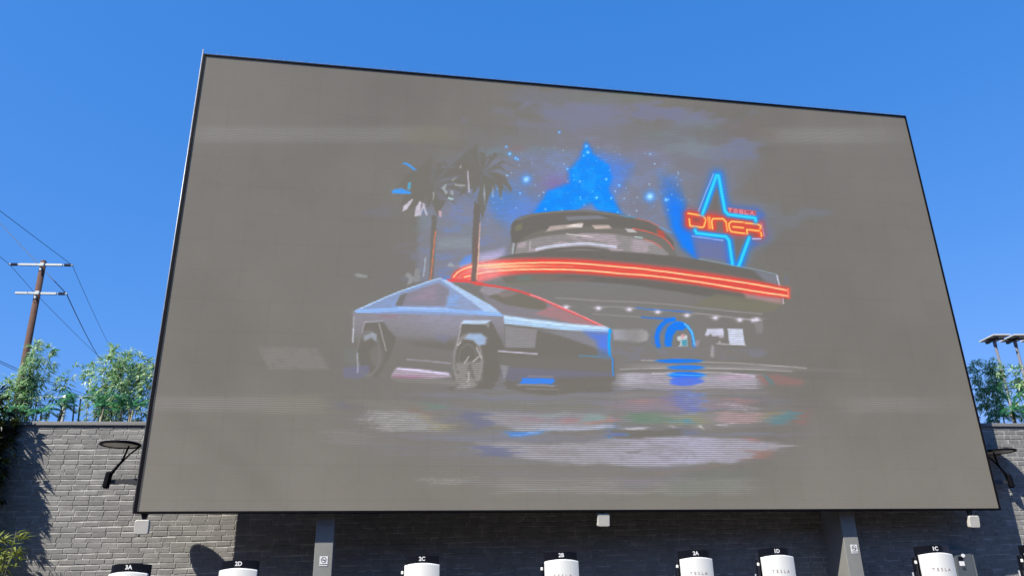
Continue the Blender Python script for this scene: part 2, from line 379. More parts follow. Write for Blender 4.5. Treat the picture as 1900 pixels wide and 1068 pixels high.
    put(sf*np.clip((N1-.5)*4, 0, 1), (124, 124, 142), .55)
    put(np.exp(-((PX-930)/42)**2-((PY-375)/32)**2), (92, 140, 196), .75, .6)
    put(np.exp(-((PX-968)/60)**2-((PY-390)/26)**2), (100, 140, 220), .5, .6)
    put(np.exp(-((PX-1030)/26)**2-((PY-340)/16)**2), (140, 110, 190), .5)
    put(np.exp(-((PX-1200)/55)**2-((PY-375)/45)**2)*(N3 > .35), (128, 122, 130), .5)
    # blue beams
    bm = [(992, 396), (1018, 357), (1058, 341), (1058, 317), (1078, 296), (1088, 267), (1100, 289), (1128, 308), (1134, 330), (1128, 354), (1153, 400), (1112, 388), (1097, 376), (1083, 379), (1066, 392)]
    put(poly([(1150, 300), (1170, 310), (1152, 345), (1130, 360), (1080, 300), (1090, 280)], 16), (80, 140, 240), .6)
    put(poly(bm, 9), (44, 138, 244), .9, .4); put(poly(bm, 3.5), (10, 142, 252), .95, .45)
    put(poly(bm, 4)*np.clip((NH-.45)*4, 0, 1), (40, 160, 250), .6)
    sb = [(1222, 318), (1252, 326), (1269, 380), (1282, 430), (1291, 478), (1266, 457), (1248, 421), (1233, 368)]
    put(poly(sb, 12)*np.clip((PY-310)/80, 0, 1), (30, 125, 244), .85, .45); put(poly(sb, 5)*np.clip((PY-350)/70, 0, 1), (20, 134, 250), .9, .5)
    # stars
    for k in range(330):
        x = rng.uniform(905, 1290); y = rng.uniform(262, 455)
        if np.hypot((x-1085)/200, (y-365)/100) > 1: continue
        b_ = rng.random()**3; q = np.exp(-(((PX-x)**2+(PY-y)**2)/(.55+.9*b_)**2)); put(q, (175, 220, 255), .45+.55*b_)
    for x, y, s in ((1206, 365, 7), (976, 333, 6), (946, 286, 3.5), (1236, 371, 3.5), (957, 294, 2.5), (961, 296, 2.2), (1091, 283, 3.5), (1088, 272, 3), (1038, 246, 2.2), (1076, 337, 2.4), (1107, 367, 3), (1125, 333, 2.6), (1012, 388, 2.2), (1134, 368, 2.2), (1053, 314, 2.3), (1149, 344, 2.2), (965, 359, 2), (940, 273, 2)):
        q = (PX-x)**2+(PY-y)**2; s *= .62 if s < 5 else .85; put(np.exp(-q/(s*2.0)**2), (90, 165, 255), .7); put(np.exp(-q/(s*.9)**2), (175, 225, 255), 1)

    # palm trunks, fronds and the light behind them
    pan = poly([(778, 380), (905, 372), (950, 470), (905, 520), (775, 522)], 7)
    put(pan, (132, 136, 160), .55, .9); put(pan*np.clip((N3-.5)*5, 0, 1), (122, 138, 182), .55)
    put(poly([(812, 442), (880, 440), (882, 462), (812, 462)], 5), (140, 156, 160), .5, .9)
    put(poly([(853, 488), (862, 476), (880, 470), (876, 520), (850, 520)], 3), (104, 150, 226), .8)
    put(poly([(890, 472), (935, 462), (930, 498), (886, 520)], 6), (176, 170, 214), .8, .8)
    put(poly([(806, 520), (842, 512), (842, 524), (806, 526)], 2), (100, 150, 220), .6)
    bg_ = (124, 120, 108)
    for cx, cy, r, n, sd in ((800, 345, 78, 15, 1), (893, 322, 74, 17, 2)):
        r_ = np.random.default_rng(sd)
        for i in range(n):
            a = i/n*2*math.pi + r_.uniform(-.15, .15); L_ = r*r_.uniform(.7, 1.1)
            ex, ey = cx+math.cos(a)*L_, cy+math.sin(a)*L_*.62+r*.10
            mx_, my_ = cx+math.cos(a)*L_*.55, cy+math.sin(a)*L_*.5-r*.16
            wv = 7
            put(poly([(cx, cy), (mx_-wv*math.sin(a), my_+wv*math.cos(a)-2), (ex, ey), (mx_+wv*math.sin(a), my_-wv*math.cos(a)+6)], 1), bg_, .85, .2)
    for pts in ([(895, 325), (885, 372), (896, 408), (906, 370), (900, 382), (920, 340)], [(905, 318), (922, 345), (930, 372), (934, 342), (948, 358), (950, 350), (936, 325)], [(800, 372), (812, 400), (828, 372)]):
        put(poly(pts, 1), bg_, .9)
    put(poly([(801, 400), (811, 400), (804, 520), (796, 520)], .8), bg_, .95); put(poly([(880, 372), (892, 384), (885, 522), (873, 522)], .8), (122, 114, 106), .97)
    line([(808, 429), (803, 480), (799, 520)], 2.4, (220, 130, 96), .85); line([(891, 414), (889, 455), (885, 500)], 2, (230, 170, 150), .8); line([(790, 478), (786, 512)], 2, (180, 196, 210), .7)
    for pts, c in (([(746, 303), (752, 301), (760, 305), (774, 316), (768, 316), (757, 308)], (78, 158, 232)), ([(726, 355), (733, 351), (745, 349), (763, 357), (762, 360), (729, 359)], (78, 158, 238)), ([(757, 340), (763, 337), (761, 352), (756, 352)], (96, 170, 200)),
                   ([(747, 393), (749, 383), (765, 369), (767, 371), (755, 389)], (196, 188, 208)), ([(769, 402), (771, 388), (779, 373), (782, 375), (779, 400)], (196, 188, 208)), ([(783, 378), (786, 376), (794, 399), (791, 400)], (190, 184, 200)), ([(779, 395), (786, 378), (788, 380), (780, 402)], (190, 184, 200)),
                   ([(819, 348), (829, 340), (826, 352), (832, 358), (828, 361)], (160, 168, 172)), ([(836, 352), (842, 356), (841, 363), (836, 359)], (160, 170, 172)), ([(832, 365), (842, 369), (840, 372), (832, 369)], (166, 200, 204)), ([(842, 341), (864, 343), (863, 346), (845, 345)], (160, 162, 160)),
                   ([(838, 334), (847, 329), (846, 332), (840, 336)], (160, 160, 156)), ([(867, 316), (869, 318), (872, 358), (869, 356)], (190, 184, 206)), ([(853, 311), (856, 306), (856, 312)], (190, 188, 190)), ([(803, 355), (806, 358), (804, 372), (803, 370)], (165, 166, 162)),
                   ([(814, 390), (820, 392), (819, 404), (815, 402)], (200, 160, 170)), ([(898, 340), (901, 360), (899, 380), (897, 360)], (150, 162, 176)), ([(914, 345), (916, 366), (914, 366)], (176, 200, 210)), ([(657, 509), (664, 507), (683, 511), (682, 515), (664, 514)], (150, 152, 150)),
                   ([(831, 489), (837, 486), (843, 494), (832, 494)], (150, 156, 166)), ([(751, 510), (757, 505), (770, 515), (765, 524), (755, 530), (759, 517)], (150, 150, 152)), ([(770, 500), (778, 498), (780, 520), (768, 524)], (145, 146, 144))):
        put(poly(pts, .8), c, .9, .5)

    # the neon sign
    S1 = [(1303.7, 396), (1329, 326), (1333, 326), (1345, 392), (1351, 398), (1401, 404.6), (1402, 410)]
    S2 = [(1289.6, 427), (1292.4, 432.7), (1347, 439), (1352.4, 446), (1358.9, 491)]
    S3 = [(1389.8, 441), (1371, 493)]
    for s_ in (S1, S2, S3): glow(s_, 13, (60, 132, 232), .65)
    glow([(1345, 388), (1400, 393), (1410, 400), (1420, 440), (1400, 450)], 12, (86, 120, 200), .6)
    put(poly([(1284, 436), (1345, 442), (1350, 486), (1292, 478)], 5), (108, 122, 184), .7, .9)
    for P_ in ([(1331, 345), (1342, 396), (1345, 399), (1311, 394)], [(1362, 440), (1386, 441), (1365, 487)]): put(poly(P_, 2), (124, 116, 110), .97, .3)
    rb = [(1271, 396), (1277, 391), (1325, 398), (1414, 413), (1417, 436), (1412, 441), (1350, 434), (1277, 423), (1271, 418)]
    glow(rb+[rb[0]], 7, (196, 80, 90), .6); put(poly(rb, 1.8), (212, 84, 70), .95, .4); put(poly([(1286, 404), (1298, 406), (1298, 412), (1287, 410)], 2), (150, 92, 84), .8); put(poly([(1330, 410), (1341, 412), (1342, 432), (1329, 430)], 2), (140, 110, 100), .8); put(poly([(1392, 432), (1405, 434), (1404, 438), (1390, 437)], 1.5), (150, 96, 88), .8)
    k = 5.34
    for st in ([(195, 458), (345, 484), (372, 522), (352, 590), (335, 598), (215, 582), (205, 515)], [(392, 495), (402, 607)], [(408, 500), (416, 607)], [(438, 612), (428, 540), (440, 512), (540, 512), (572, 545), (585, 632)], [(745, 548), (625, 538), (600, 560), (605, 612), (622, 640), (772, 660)], [(640, 592), (742, 602)], [(762, 553), (888, 567), (914, 584), (908, 618), (890, 631), (916, 648), (923, 686)], [(782, 665), (776, 618), (895, 632)]):
        pts = [(1240+x/k, 310+y/k) for x, y in st]; glow(pts, 3.6, (238, 96, 62), .9); line(pts, 2.7, (255, 200, 112), .95, False, .35)
    for s_ in (S1, S2, S3): glow(s_, 6, (40, 150, 240), .9); line(s_, 6.0, (44, 192, 240), .98, False, .4); line(s_, 2, (100, 220, 248), .7)
    line([(1324, 323), (1309, 358), (1296, 392)], 2, (150, 184, 236), .85); line([(1284, 438), (1341, 446)], 1.8, (176, 190, 240), .8); line([(1396, 443), (1411, 443)], 2.2, (190, 200, 240), .9); line([(1345, 446), (1349, 486)], 1.6, (90, 110, 210), .7); line([(1412, 414), (1418, 438)], 1.6, (170, 176, 230), .7)
    put(poly([(1349, 385), (1402, 391), (1404, 400), (1352, 394)], 1.6), (206, 92, 96), .85)
    G = {'T': [[(0, 0), (1, 0)], [(.5, 0), (.5, 1)]], 'E': [[(1, 0), (0, 0)], [(0, .5), (1, .5)], [(0, 1), (1, 1)]], 'S': [[(1, 0), (0, 0), (0, .5), (1, .5), (1, 1), (0, 1)]], 'L': [[(0, 0), (0, 1), (1, 1)]], 'A': [[(0, 1), (.5, 0), (1, 1)]]}
    for i, ch in enumerate('TESLA'):
        bx_, by_ = 1351.5+i*10.2, 387+i*1.35
        for st in G[ch]: line([(bx_+x*6, by_+y*6+x*.6) for x, y in st], 1.3, (250, 170, 176), .85)
    # diner roof ring
    dark = (118, 113, 104)
    put(poly(smooth([(949, 440), (950, 418), (962, 405), (1000, 395), (1080, 390), (1152, 398), (1205, 412), (1240, 438), (1256, 474)]) + [(1256, 490), (948, 490)], 1.2), (128, 123, 114), 1, .7)
    put(poly(smooth([(949, 448), (949, 418), (962, 405), (1000, 395), (1080, 390), (1152, 398), (1205, 412), (1246, 444), (1250, 462)]) + smooth([(1238, 446), (1180, 428), (1080, 420), (1000, 428), (955, 452)]), 1), dark, .95, .3)
    line([(960, 408), (1000, 397), (1080, 392), (1150, 400)], 1.4, (158, 156, 156), .6, True)
    for pts, c, a in (([(1020, 420), (1050, 417), (1082, 413), (1080, 421), (1040, 426), (1012, 430)], (190, 170, 162), .85), ([(1050, 420), (1066, 416), (1082, 416), (1078, 422)], (226, 214, 210), .9), ([(1098, 418), (1130, 418), (1136, 424), (1104, 425)], (206, 182, 172), .85), ([(1160, 424), (1176, 425), (1182, 431), (1166, 431)], (206, 200, 204), .8),
                      ([(1048, 402), (1110, 400), (1130, 406), (1054, 409)], (136, 142, 158), .7), ([(956, 420), (968, 414), (970, 424), (958, 430)], (140, 136, 100), .7), ([(1218, 424), (1232, 430), (1236, 442), (1222, 438)], (200, 90, 78), .8)):
        put(poly(pts, 1.2), c, a, .6)
    line([(1175, 424), (1212, 433), (1236, 445), (1250, 462)], 2.2, (222, 112, 92), .9, True); line([(1180, 405), (1205, 411), (1224, 421)], 1.8, (210, 120, 104), .8, True); line([(1152, 400), (1180, 404)], 1.8, (90, 170, 220), .8); line([(1224, 421), (1246, 432)], 1.8, (110, 170, 220), .7)
    rw = poly(smooth([(960, 452), (1000, 440), (1080, 433), (1160, 437), (1215, 450), (1240, 470)])+[(1240, 474), (955, 474)], 1.5)
    put(rw, (156, 150, 152), .75, .95); put(rw*np.clip((N3-.5)*6, 0, 1), (178, 160, 170), .7)
    line([(996, 462), (1040, 455), (1090, 452), (1142, 458)], 5, (196, 200, 226), .85, True, .8); line([(1000, 468), (1040, 462), (1090, 460), (1130, 465)], 5, dark, .9, True)
    line([(1050, 434), (1096, 439), (1100, 440)], 1.6, (230, 216, 216), .8); line([(1195, 444), (1213, 450), (1228, 460)], 2, (220, 116, 96), .8, True); line([(1178, 439), (1192, 441)], 2, (176, 210, 210), .8)
    line([(953, 452), (951, 470)], 4, (180, 196, 216), .6); line([(984, 448), (983, 462)], 2, (200, 204, 214), .5)
    # the disc roof
    put(poly(smooth([(900, 486), (960, 470), (1080, 464), (1200, 470), (1300, 482), (1380, 497), (1441, 511)]) + [(1447, 532), (1462, 538), (1455, 564), (1380, 560), (1250, 540), (1150, 526), (1050, 520), (940, 524)], 1.5), dark, .97, .25)
    put(poly([(1330, 545), (1385, 552), (1456, 562), (1452, 564), (1436, 577), (1420, 580), (1290, 566), (1296, 560)], 3), (134, 130, 104), .8, .9)
    put(poly([(1376, 538), (1446, 548), (1454, 563), (1440, 562), (1384, 552)], 3), (184, 140, 140), .8, .9)
    line([(1296, 480), (1358, 492), (1402, 499.5), (1440, 509)], 1.5, (140, 170, 190), .8); put(poly([(1396, 500), (1440, 510), (1444, 530), (1420, 522)], 3), (130, 134, 150), .8, .9); line([(1441, 511), (1447, 532)], 2.6, (196, 200, 226), .9); line([(1452, 552), (1454, 563)], 2, (206, 190, 210), .9)
    line([(1457, 512), (1460, 524)], 3, (110, 118, 160), .6)
    # dim things under the roof
    put(poly([(940, 516), (1000, 508), (1040, 512), (990, 530), (940, 532)], 5), (132, 130, 112), .6, .9); put(poly([(960, 512), (985, 510), (985, 520), (958, 520)], 3), (110, 136, 130), .6)
    put(poly([(996, 514), (1100, 516), (1080, 522), (1010, 520)], 3), (146, 116, 108), .6)
    # red neon band
    U1 = [(842, 514), (852, 503), (873, 495), (904, 491), (977, 487.5), (1065, 488.5), (1148, 494.6), (1220, 502), (1309, 514), (1392, 526), (1460, 538.5)]
    L1 = [(862, 514), (890, 507), (916, 503), (990, 499.5), (1075, 500.7), (1148, 506.8), (1220, 512.6), (1309, 525), (1392, 538.4), (1461, 549)]
    bandp = smooth([(838, 520), (842, 508), (860, 496), (904, 484), (977, 479), (1065, 480), (1148, 486), (1220, 493), (1309, 505), (1392, 519), (1464, 534)]) + [(1464, 553)] + smooth([(1464, 553), (1392, 545), (1309, 531), (1220, 519), (1148, 513), (1075, 508), (990, 507), (930, 512), (890, 522), (850, 520)])
    put(poly(bandp, 4), (226, 92, 86), .92, .35); put(poly(bandp, 4)*np.clip((1000-PX)/110, 0, 1), (240, 166, 150), .45)
    for q in (U1, L1): glow(q, 5, (236, 84, 64), .8, True)
    for q, w_ in ((U1, 2.8), (L1, 2.8)): line(q, w_, (255, 206, 158), .95, True, .35)
    line([(1065, 494), (1220, 507)], 1.3, (238, 120, 96), .7); line([(900, 497), (977, 493), (1065, 494.5)], 1.3, (250, 180, 130), .7, True)
    line([(1461, 536), (1463, 551)], 3, (255, 140, 110), .9)
    line([(831, 520), (870, 522), (907, 530)], 6, (226, 92, 84), .85, True)

    put(np.exp(-((PX-905)/34)**2-((PY-498)/17)**2), (236, 196, 206), .55, .8); put(np.exp(-((PX-935)/60)**2-((PY-494)/4)**2), (255, 214, 160), .7)
    put(poly([(881, 440), (889, 440), (884, 522), (874, 522)], .8), (130, 108, 100), .95); line([(890, 440), (888, 470), (885, 518)], 1.8, (240, 190, 160), .8)

    # under-roof lines and lamps, dining front
    line([(1030, 552), (1105, 556.6), (1236, 564), (1314, 572.5), (1414, 582)], 1.5, (168, 162, 160), .75, True); line([(1117, 568), (1150, 569), (1207, 573.7)], 1.4, (164, 164, 158), .8, True)
    line([(1180, 571), (1207, 573.7), (1245, 576), (1284, 579)], 2, (60, 130, 226), .85, True); line([(1284, 580), (1340, 586), (1414, 595)], 1.6, (176, 170, 170), .7, True)
    line([(1100, 582), (1150, 585), (1190, 588)], 1.4, (160, 160, 156), .7); line([(1190, 588), (1246, 592)], 2.4, (40, 126, 236), .9)
    for x, y in ((1050, 569), (1109.7, 571), (1168, 573.7), (1220.4, 578.5), (1275, 584.6), (1327.5, 588.8), (1372.5, 593), (1398, 594), (1404, 592)):
        q = ((PX-x)/5.5)**2+((PY-y)/3.8)**2; put(np.exp(-q), (206, 196, 222), .95); put(np.exp(-q*4), (236, 228, 244), .9)
        put(np.exp(-((PX-x)/12)**2-((PY-y+1)/1)**2), (190, 184, 200), .6)
    put(poly([(1398, 596), (1416, 598), (1415, 618), (1404, 618)], 2), (146, 138, 138), .8, .9)
    loz = poly([(1136, 611), (1190, 610), (1200, 614), (1204, 622), (1200, 631), (1186, 635), (1140, 630)], 2.5); put(loz, (150, 148, 150), .85, .95); put(loz*np.clip((PX-1180)/20, 0, 1), (176, 172, 168), .6); put(loz*np.clip((1165-PX)/30, 0, 1), (166, 170, 200), .6)
    line([(1250, 592), (1236, 596), (1224, 608), (1219, 622), (1222, 642)], 8, (20, 134, 246), .95, True, .45); glow([(1236, 596), (1219, 622), (1222, 642)], 10, (50, 120, 230), .35, True)
    line([(1240, 641), (1238, 620), (1246, 604), (1258, 598), (1274, 604), (1284, 620), (1288, 642)], 6, (50, 140, 232), .9, True, .8)
    put(poly(smooth([(1234, 642), (1234, 618), (1244, 602), (1260, 597), (1276, 604)])+[(1268, 612), (1256, 612), (1248, 622), (1246, 642)], 2), (24, 130, 246), .95, .6)
    line([(1270, 600), (1282, 614), (1289, 640)], 3, (120, 196, 236), .9, True, .7)
    put(poly([(1256, 624), (1274, 621), (1276, 642), (1259, 642)], 1.2), (196, 206, 214), .9, .8); put(poly([(1264, 630), (1274, 629), (1275, 641), (1266, 641)], 1.2), (70, 150, 170), .8); put(poly([(1263, 620), (1269, 618), (1269, 627), (1263, 627)], 1), (214, 150, 150), .8); put(poly([(1256, 632), (1262, 631), (1262, 640), (1257, 640)], 1), dark, .8)
    put(poly([(1290, 632), (1299, 630), (1295, 642), (1289, 642)], 1.5), (170, 146, 164), .7)
    put(poly([(1307, 621), (1312, 609), (1342, 609), (1343, 622), (1322, 623), (1318, 618), (1313, 623)], 1), (198, 198, 226), .92, .8); put(poly([(1330, 620), (1344, 621), (1343, 626), (1336, 627)], 1), (180, 176, 196), .8); line([(1330, 637), (1384, 640)], 1.6, (190, 188, 190), .85); put(poly([(1333, 633), (1338, 632), (1337, 638)], 1), (190, 188, 190), .7)
    put(poly([(1350, 609), (1378, 610), (1382, 640), (1354, 638)], 1), (196, 202, 226), .92, .75)
    fl = poly([(1136, 644), (1240, 643), (1425, 648), (1415, 664), (1138, 668)], 4); put(fl, (134, 130, 126), .7, .95); put(fl*(N3 > .55), (128, 128, 150), .5)
    put(poly([(1320, 640), (1324, 640), (1326, 665), (1318, 660)], 1.5)*(NH > .45), (176, 172, 178), .6)

    # wet forecourt: long horizontal streaks
    def streak(x0, x1, y0, y1, c, a, sc=.9, tilt=.0, edge=30, nz=.4):
        yy = PY - (PX-x0)*tilt
        m_ = np.clip((yy-y0)/3, 0, 1)*np.clip((y1-yy)/3, 0, 1)*np.clip((PX-x0)/edge, 0, 1)*np.clip((x1-PX)/edge, 0, 1)
        m_ *= 1-nz*np.clip((noise(140, 3.4, int(x0+y0))-.4)*3, 0, 1)
        put(m_, c, a, sc)
    wet = np.clip(1.1-np.hypot((PX-1090)/440, (PY-785)/95)-(N2-.5)*.5, 0, 1); wl = np.clip((noise(120, 2.6, 303)-.30)*2.4, 0, 1)
    put(np.clip(wet*2, 0, 1)*wl*(PY > 700), (138, 135, 142), .6, .6); put(np.clip(wet*2, 0, 1)*np.clip((noise(150, 4.0, 404)-.55)*4, 0, 1)*(PY > 705), (126, 130, 158), .55, .6)
    streak(1136, 1425, 690, 722, (168, 162, 178), .85, .95, .005); streak(1140, 1500, 672, 684, (150, 144, 146), .7, .95, .01, 80); streak(1160, 1620, 674, 682, (170, 160, 162), .5, .9, .02, 120, .8)
    line([(1190, 668), (1360, 673), (1496, 682)], 1.6, (190, 184, 184), .7, True); line([(1150, 684), (1300, 682), (1470, 688)], 1.6, (196, 190, 190), .6, True); line([(1210, 692), (1330, 690), (1400, 697)], 2, (210, 200, 214), .7, True)
    for cx, cy, rx, ry, c in ((1260, 669, 44, 4, (24, 128, 244)), (1272, 681, 34, 4.5, (40, 134, 240)), (1274, 695, 34, 6, (20, 124, 246)), (1274, 706, 30, 9, (90, 124, 226))):
        q = np.hypot((PX-cx)/rx, (PY-cy)/ry); put(np.clip((1.15-q)/.3, 0, 1), c, .88, .5)
    line([(1240, 694), (1310, 696)], 1.6, (140, 200, 244), .7)
    streak(1140, 1200, 690, 716, (176, 176, 188), .8); put(poly([(1330, 696), (1385, 694), (1400, 702), (1330, 704)], 3), (190, 150, 180), .5, .9)
    put(poly([(1402, 696), (1440, 694), (1490, 704), (1484, 714), (1415, 714)], 3), (160, 118, 112), .75, .5); put(poly([(1414, 694), (1424, 696), (1440, 714), (1428, 714)], 1.5), (100, 138, 140), .8)
    streak(1120, 1440, 724, 735, (150, 142, 140), .55); streak(1130, 1400, 736, 762, (152, 134, 146), .7, .8); streak(1150, 1235, 736, 750, (172, 130, 128), .5); streak(1340, 1405, 738, 750, (176, 128, 120), .6)
    rc = np.hypot((PX-1275)/27, (PY-742)/30); put(np.clip((1.1-rc)/.4, 0, 1)*np.clip((PY-716)/10, 0, 1), (112, 126, 196), .6, .9); put(np.exp(-((rc-.95)/.09)**2)*np.clip((PX-1255)/20, 0, 1)*(PY > 728), (120, 154, 216), .6)
    put(np.exp(-((PX-1244)/8)**2-((PY-740)/16)**2), (132, 118, 176), .5); put(np.exp(-((PX-1278)/7)**2-((PY-736)/8)**2), (150, 170, 220), .5)
    for k in range(26):
        x = 1340+rng.random()*60; y = 750+rng.random()*14; put(np.exp(-((PX-x)/3)**2-((PY-y)/1.5)**2), (196, 180, 186), .5)
    streak(858, 1140, 762, 792, (154, 150, 158), .85, .95); put(poly([(857, 764), (905, 766), (904, 793), (872, 794), (856, 778)], 2.5), (114, 118, 146), .85, .5)
    put(poly([(1080, 768), (1120, 764), (1110, 782), (1078, 782)], 4), (128, 166, 160), .6, .9); put(poly([(960, 774), (1000, 772), (1010, 780), (968, 781)], 3), (170, 130, 140), .5); put(poly([(1050, 776), (1080, 774), (1075, 784), (1045, 784)], 3), (190, 120, 120), .5); put(poly([(1095, 784), (1136, 768), (1138, 782)], 2), (206, 126, 110), .6, .8); put(poly([(1000, 764), (1060, 762), (1050, 768), (980, 768)], 3), (140, 170, 160), .5)
    streak(1140, 1470, 764, 786, (150, 148, 148), .7, .95); put(poly([(1170, 764), (1215, 768), (1244, 774), (1240, 784), (1190, 786), (1160, 776)], 4)*np.clip(N3*1.8, 0, 1), (108, 144, 116), .9, .6)
    put(poly([(1252, 770), (1300, 772), (1306, 788), (1240, 786)], 4), (150, 154, 110), .6, .9); put(poly([(1248, 776), (1262, 776), (1280, 786), (1262, 786)], 2), (80, 150, 190), .7)
    put(poly([(1335, 766), (1400, 764), (1414, 770), (1412, 786), (1336, 786)], 2), (172, 142, 144), .8, .8); put(poly([(1440, 770), (1486, 760), (1484, 776), (1462, 788), (1436, 786), (1432, 776)], 3), (100, 140, 148), .85, .5); put(poly([(1486, 760), (1500, 758), (1498, 776), (1482, 790)], 3), (160, 114, 104), .75)
    put(poly([(1408, 764), (1440, 762), (1432, 780), (1412, 782)], 3), (150, 140, 104), .5, .8)
    streak(939, 1145, 786, 797, (158, 160, 174), .8, .9, -.01); put(poly([(938, 804), (946, 798), (1010, 797), (1020, 800), (980, 806), (948, 811)], 2.5), (86, 144, 220), .9, .6); line([(960, 806), (1020, 796), (1100, 792), (1140, 790)], 3, (170, 180, 206), .7, True, .7)
    for x, y in ((1184.7, 794.5), (1241, 792), (1299, 790), (1353, 788)):
        put(np.exp(-((PX-x)/4.5)**2-((PY-y)/3)**2), (226, 218, 234), .95); put(np.exp(-((PX-x-5)/4)**2-((PY-y-2.5)/1.5)**2), (210, 204, 214), .7)
    put(poly([(1145, 796), (1272, 796), (1272, 812), (1146, 814)], 1.5), (124, 121, 112), .9, .3); put(poly([(1226, 794), (1296, 798), (1300, 812), (1280, 812), (1276, 800)], 2), (112, 122, 166), .7, .6)
    line([(1143, 775), (1145, 800), (1142, 818)], 3, (70, 150, 220), .85, True, .8); put(poly([(1126, 796), (1140, 796), (1140, 812), (1130, 812)], 2), (104, 122, 190), .7)
    streak(1146, 1215, 818, 856, (164, 160, 186), .6)
    bp = poly([(868, 818), (960, 820), (1060, 822), (1180, 814), (1300, 810), (1390, 814), (1475, 823), (1440, 832), (1386, 836), (1386, 852), (1240, 862), (1040, 860), (985, 852), (950, 838), (880, 838)], 3)
    put(bp, (158, 155, 164), .85, .95); put(bp*np.exp(-((PX-1270)/110)**2), (168, 164, 196), .6); put(bp*(N3 > .6), (142, 138, 142), .5)
    put(poly([(868, 822), (950, 828), (972, 846), (900, 846), (884, 834)], 2.5), (114, 118, 150), .85, .5); put(poly([(1388, 834), (1434, 832), (1424, 850), (1386, 852)], 3), (168, 122, 112), .75, .6); put(poly([(1376, 810), (1412, 812), (1398, 818)], 2), (200, 120, 120), .6)
    put(poly([(1170, 838), (1192, 830), (1196, 836), (1184, 842)], 1.2), (128, 124, 118), .8)
    line([(1211, 873), (1270, 871), (1327, 865)], 2, (170, 128, 108), .6); line([(1130, 892), (1132, 912)], 2, (122, 122, 114), .5)
    streak(905, 1420, 884, 916, (148, 146, 142), .75, .95, 0, 60, .6); streak(790, 960, 880, 900, (140, 138, 136), .6, .95, 0, 70, .7); blob(1200, 890, 90, 16, (136, 130, 140), .6); blob(1300, 900, 120, 14, (126, 134, 120), .5); blob(1340, 880, 70, 12, (122, 128, 122), .5)
    # left forecourt patches
    for P_, c, a in (([(478, 642), (590, 645), (612, 684), (500, 684)], (140, 136, 130), .8), ([(540, 735), (590, 733), (610, 766), (560, 768), (480, 766)], (140, 137, 124), .8), ([(640, 740), (760, 744), (800, 752), (860, 770), (830, 776), (690, 760)], (138, 136, 126), .7), ([(681, 760), (740, 762), (805, 770), (846, 797), (702, 797)], (158, 156, 156), .85), ([(595, 795), (680, 796), (700, 822), (610, 824)], (140, 138, 136), .6)):
        put(poly(P_, 3)*(1-.35*(NH > .55)), c, a, .95)
    put(poly([(780, 766), (806, 771), (846, 797), (830, 797), (800, 780)], 2), (156, 146, 110), .6, .9); put(poly([(776, 744), (812, 748), (806, 760), (782, 756)], 4), (112, 144, 130), .7); put(poly([(750, 752), (785, 758), (805, 770), (770, 764)], 3), (156, 122, 106), .6); put(poly([(624, 745), (644, 743), (648, 754), (628, 756)], 3), (116, 118, 140), .7)
    streak(830, 1140, 738, 762, (138, 136, 120), .5, .95, 0, 60)
    for k in range(90):
        x = 675+rng.random()*70; y = 762+rng.random()*32; put(np.exp(-((PX-x)/1.6)**2-((PY-y)/1.1)**2), (188, 186, 184) if k % 2 else (120, 116, 110), .7)
        x = 790+rng.random()*75; y = 884+rng.random()*16; put(np.exp(-((PX-x)/1.6)**2-((PY-y)/1.1)**2), (176, 176, 172), .5)

    # the angular truck
    body = poly([(655, 577), (818, 584), (936, 586), (938, 645), (905, 652), (840, 650), (770, 640), (730, 628), (690, 660), (662, 660), (655, 620)], 2)
    put(body, (134, 131, 128), .9, .85)
    gr = np.clip((642-PY)/50, 0, 1); put(body*gr, (146, 142, 154), .8); put(body*gr*np.exp(-((PX-835)/70)**2), (150, 148, 176), .6); put(poly([(700, 582), (740, 583), (735, 590), (705, 588)], 3), (158, 124, 140), .6)
    put(body*np.clip((PY-622)/16, 0, 1)*(PX < 930), (126, 121, 112), .9)
    put(poly([(806, 618), (836, 622), (826, 636), (812, 630)], 4), (128, 128, 158), .6)
    sail = poly([(656, 577.5), (740, 541), (800, 522), (818, 516.5), (830, 522), (936, 582), (934, 587), (664, 580)], 1); put(sail, (140, 158, 196), .95, .9)
    put(sail*np.clip((PX-760)/120, 0, 1), (150, 160, 190), .6)
    put(poly([(734, 567), (744, 546), (814, 524), (834, 536), (829, 567)], 1.5), (138, 132, 146), .9, .8); put(poly([(760, 556), (790, 535), (812, 528), (806, 560)], 6), (158, 136, 158), .6); put(poly([(734, 567), (744, 546), (756, 543), (746, 567)], 1), (124, 120, 116), .8)
    put(poly([(829, 548), (850, 548), (848, 568), (828, 568)], 4), (140, 172, 220), .6)
    line([(660, 576), (740, 541), (800, 521), (818, 516)], 2.6, (176, 202, 234), .9, False, .7); put(poly([(816, 517), (828, 519), (936, 580), (934, 585), (906, 583), (860, 548)], 1.2), (176, 200, 234), .9, .65)
    line([(664, 577), (740, 573), (818, 575), (934, 583)], 7, (150, 182, 232), .85, False, .85); line([(740, 571), (830, 572)], 3, (176, 194, 236), .7)
    line([(657, 586), (656, 612)], 1.4, (200, 200, 206), .7); line([(656, 610), (655, 634)], 2.6, (206, 212, 232), .8)
    # arches and wheels
    put(poly([(664, 648), (671, 620), (677, 598), (711, 596), (722, 612), (736, 626), (724, 660), (700, 700), (668, 690)], 2), (124, 119, 109), .95, .3)
    line([(672, 618), (677, 597), (710, 595)], 1.8, (176, 172, 186), .8); line([(704, 600), (717, 650)], 1.8, (180, 178, 180), .8)
    q = np.hypot((PX-684)/22, (PY-655)/42); put(np.exp(-((q-.95)/.10)**2), (142, 140, 138), .6, .9); put(poly([(676, 622), (692, 616), (700, 620), (698, 634), (690, 626), (676, 632)], 2), (160, 170, 190), .7, .8)
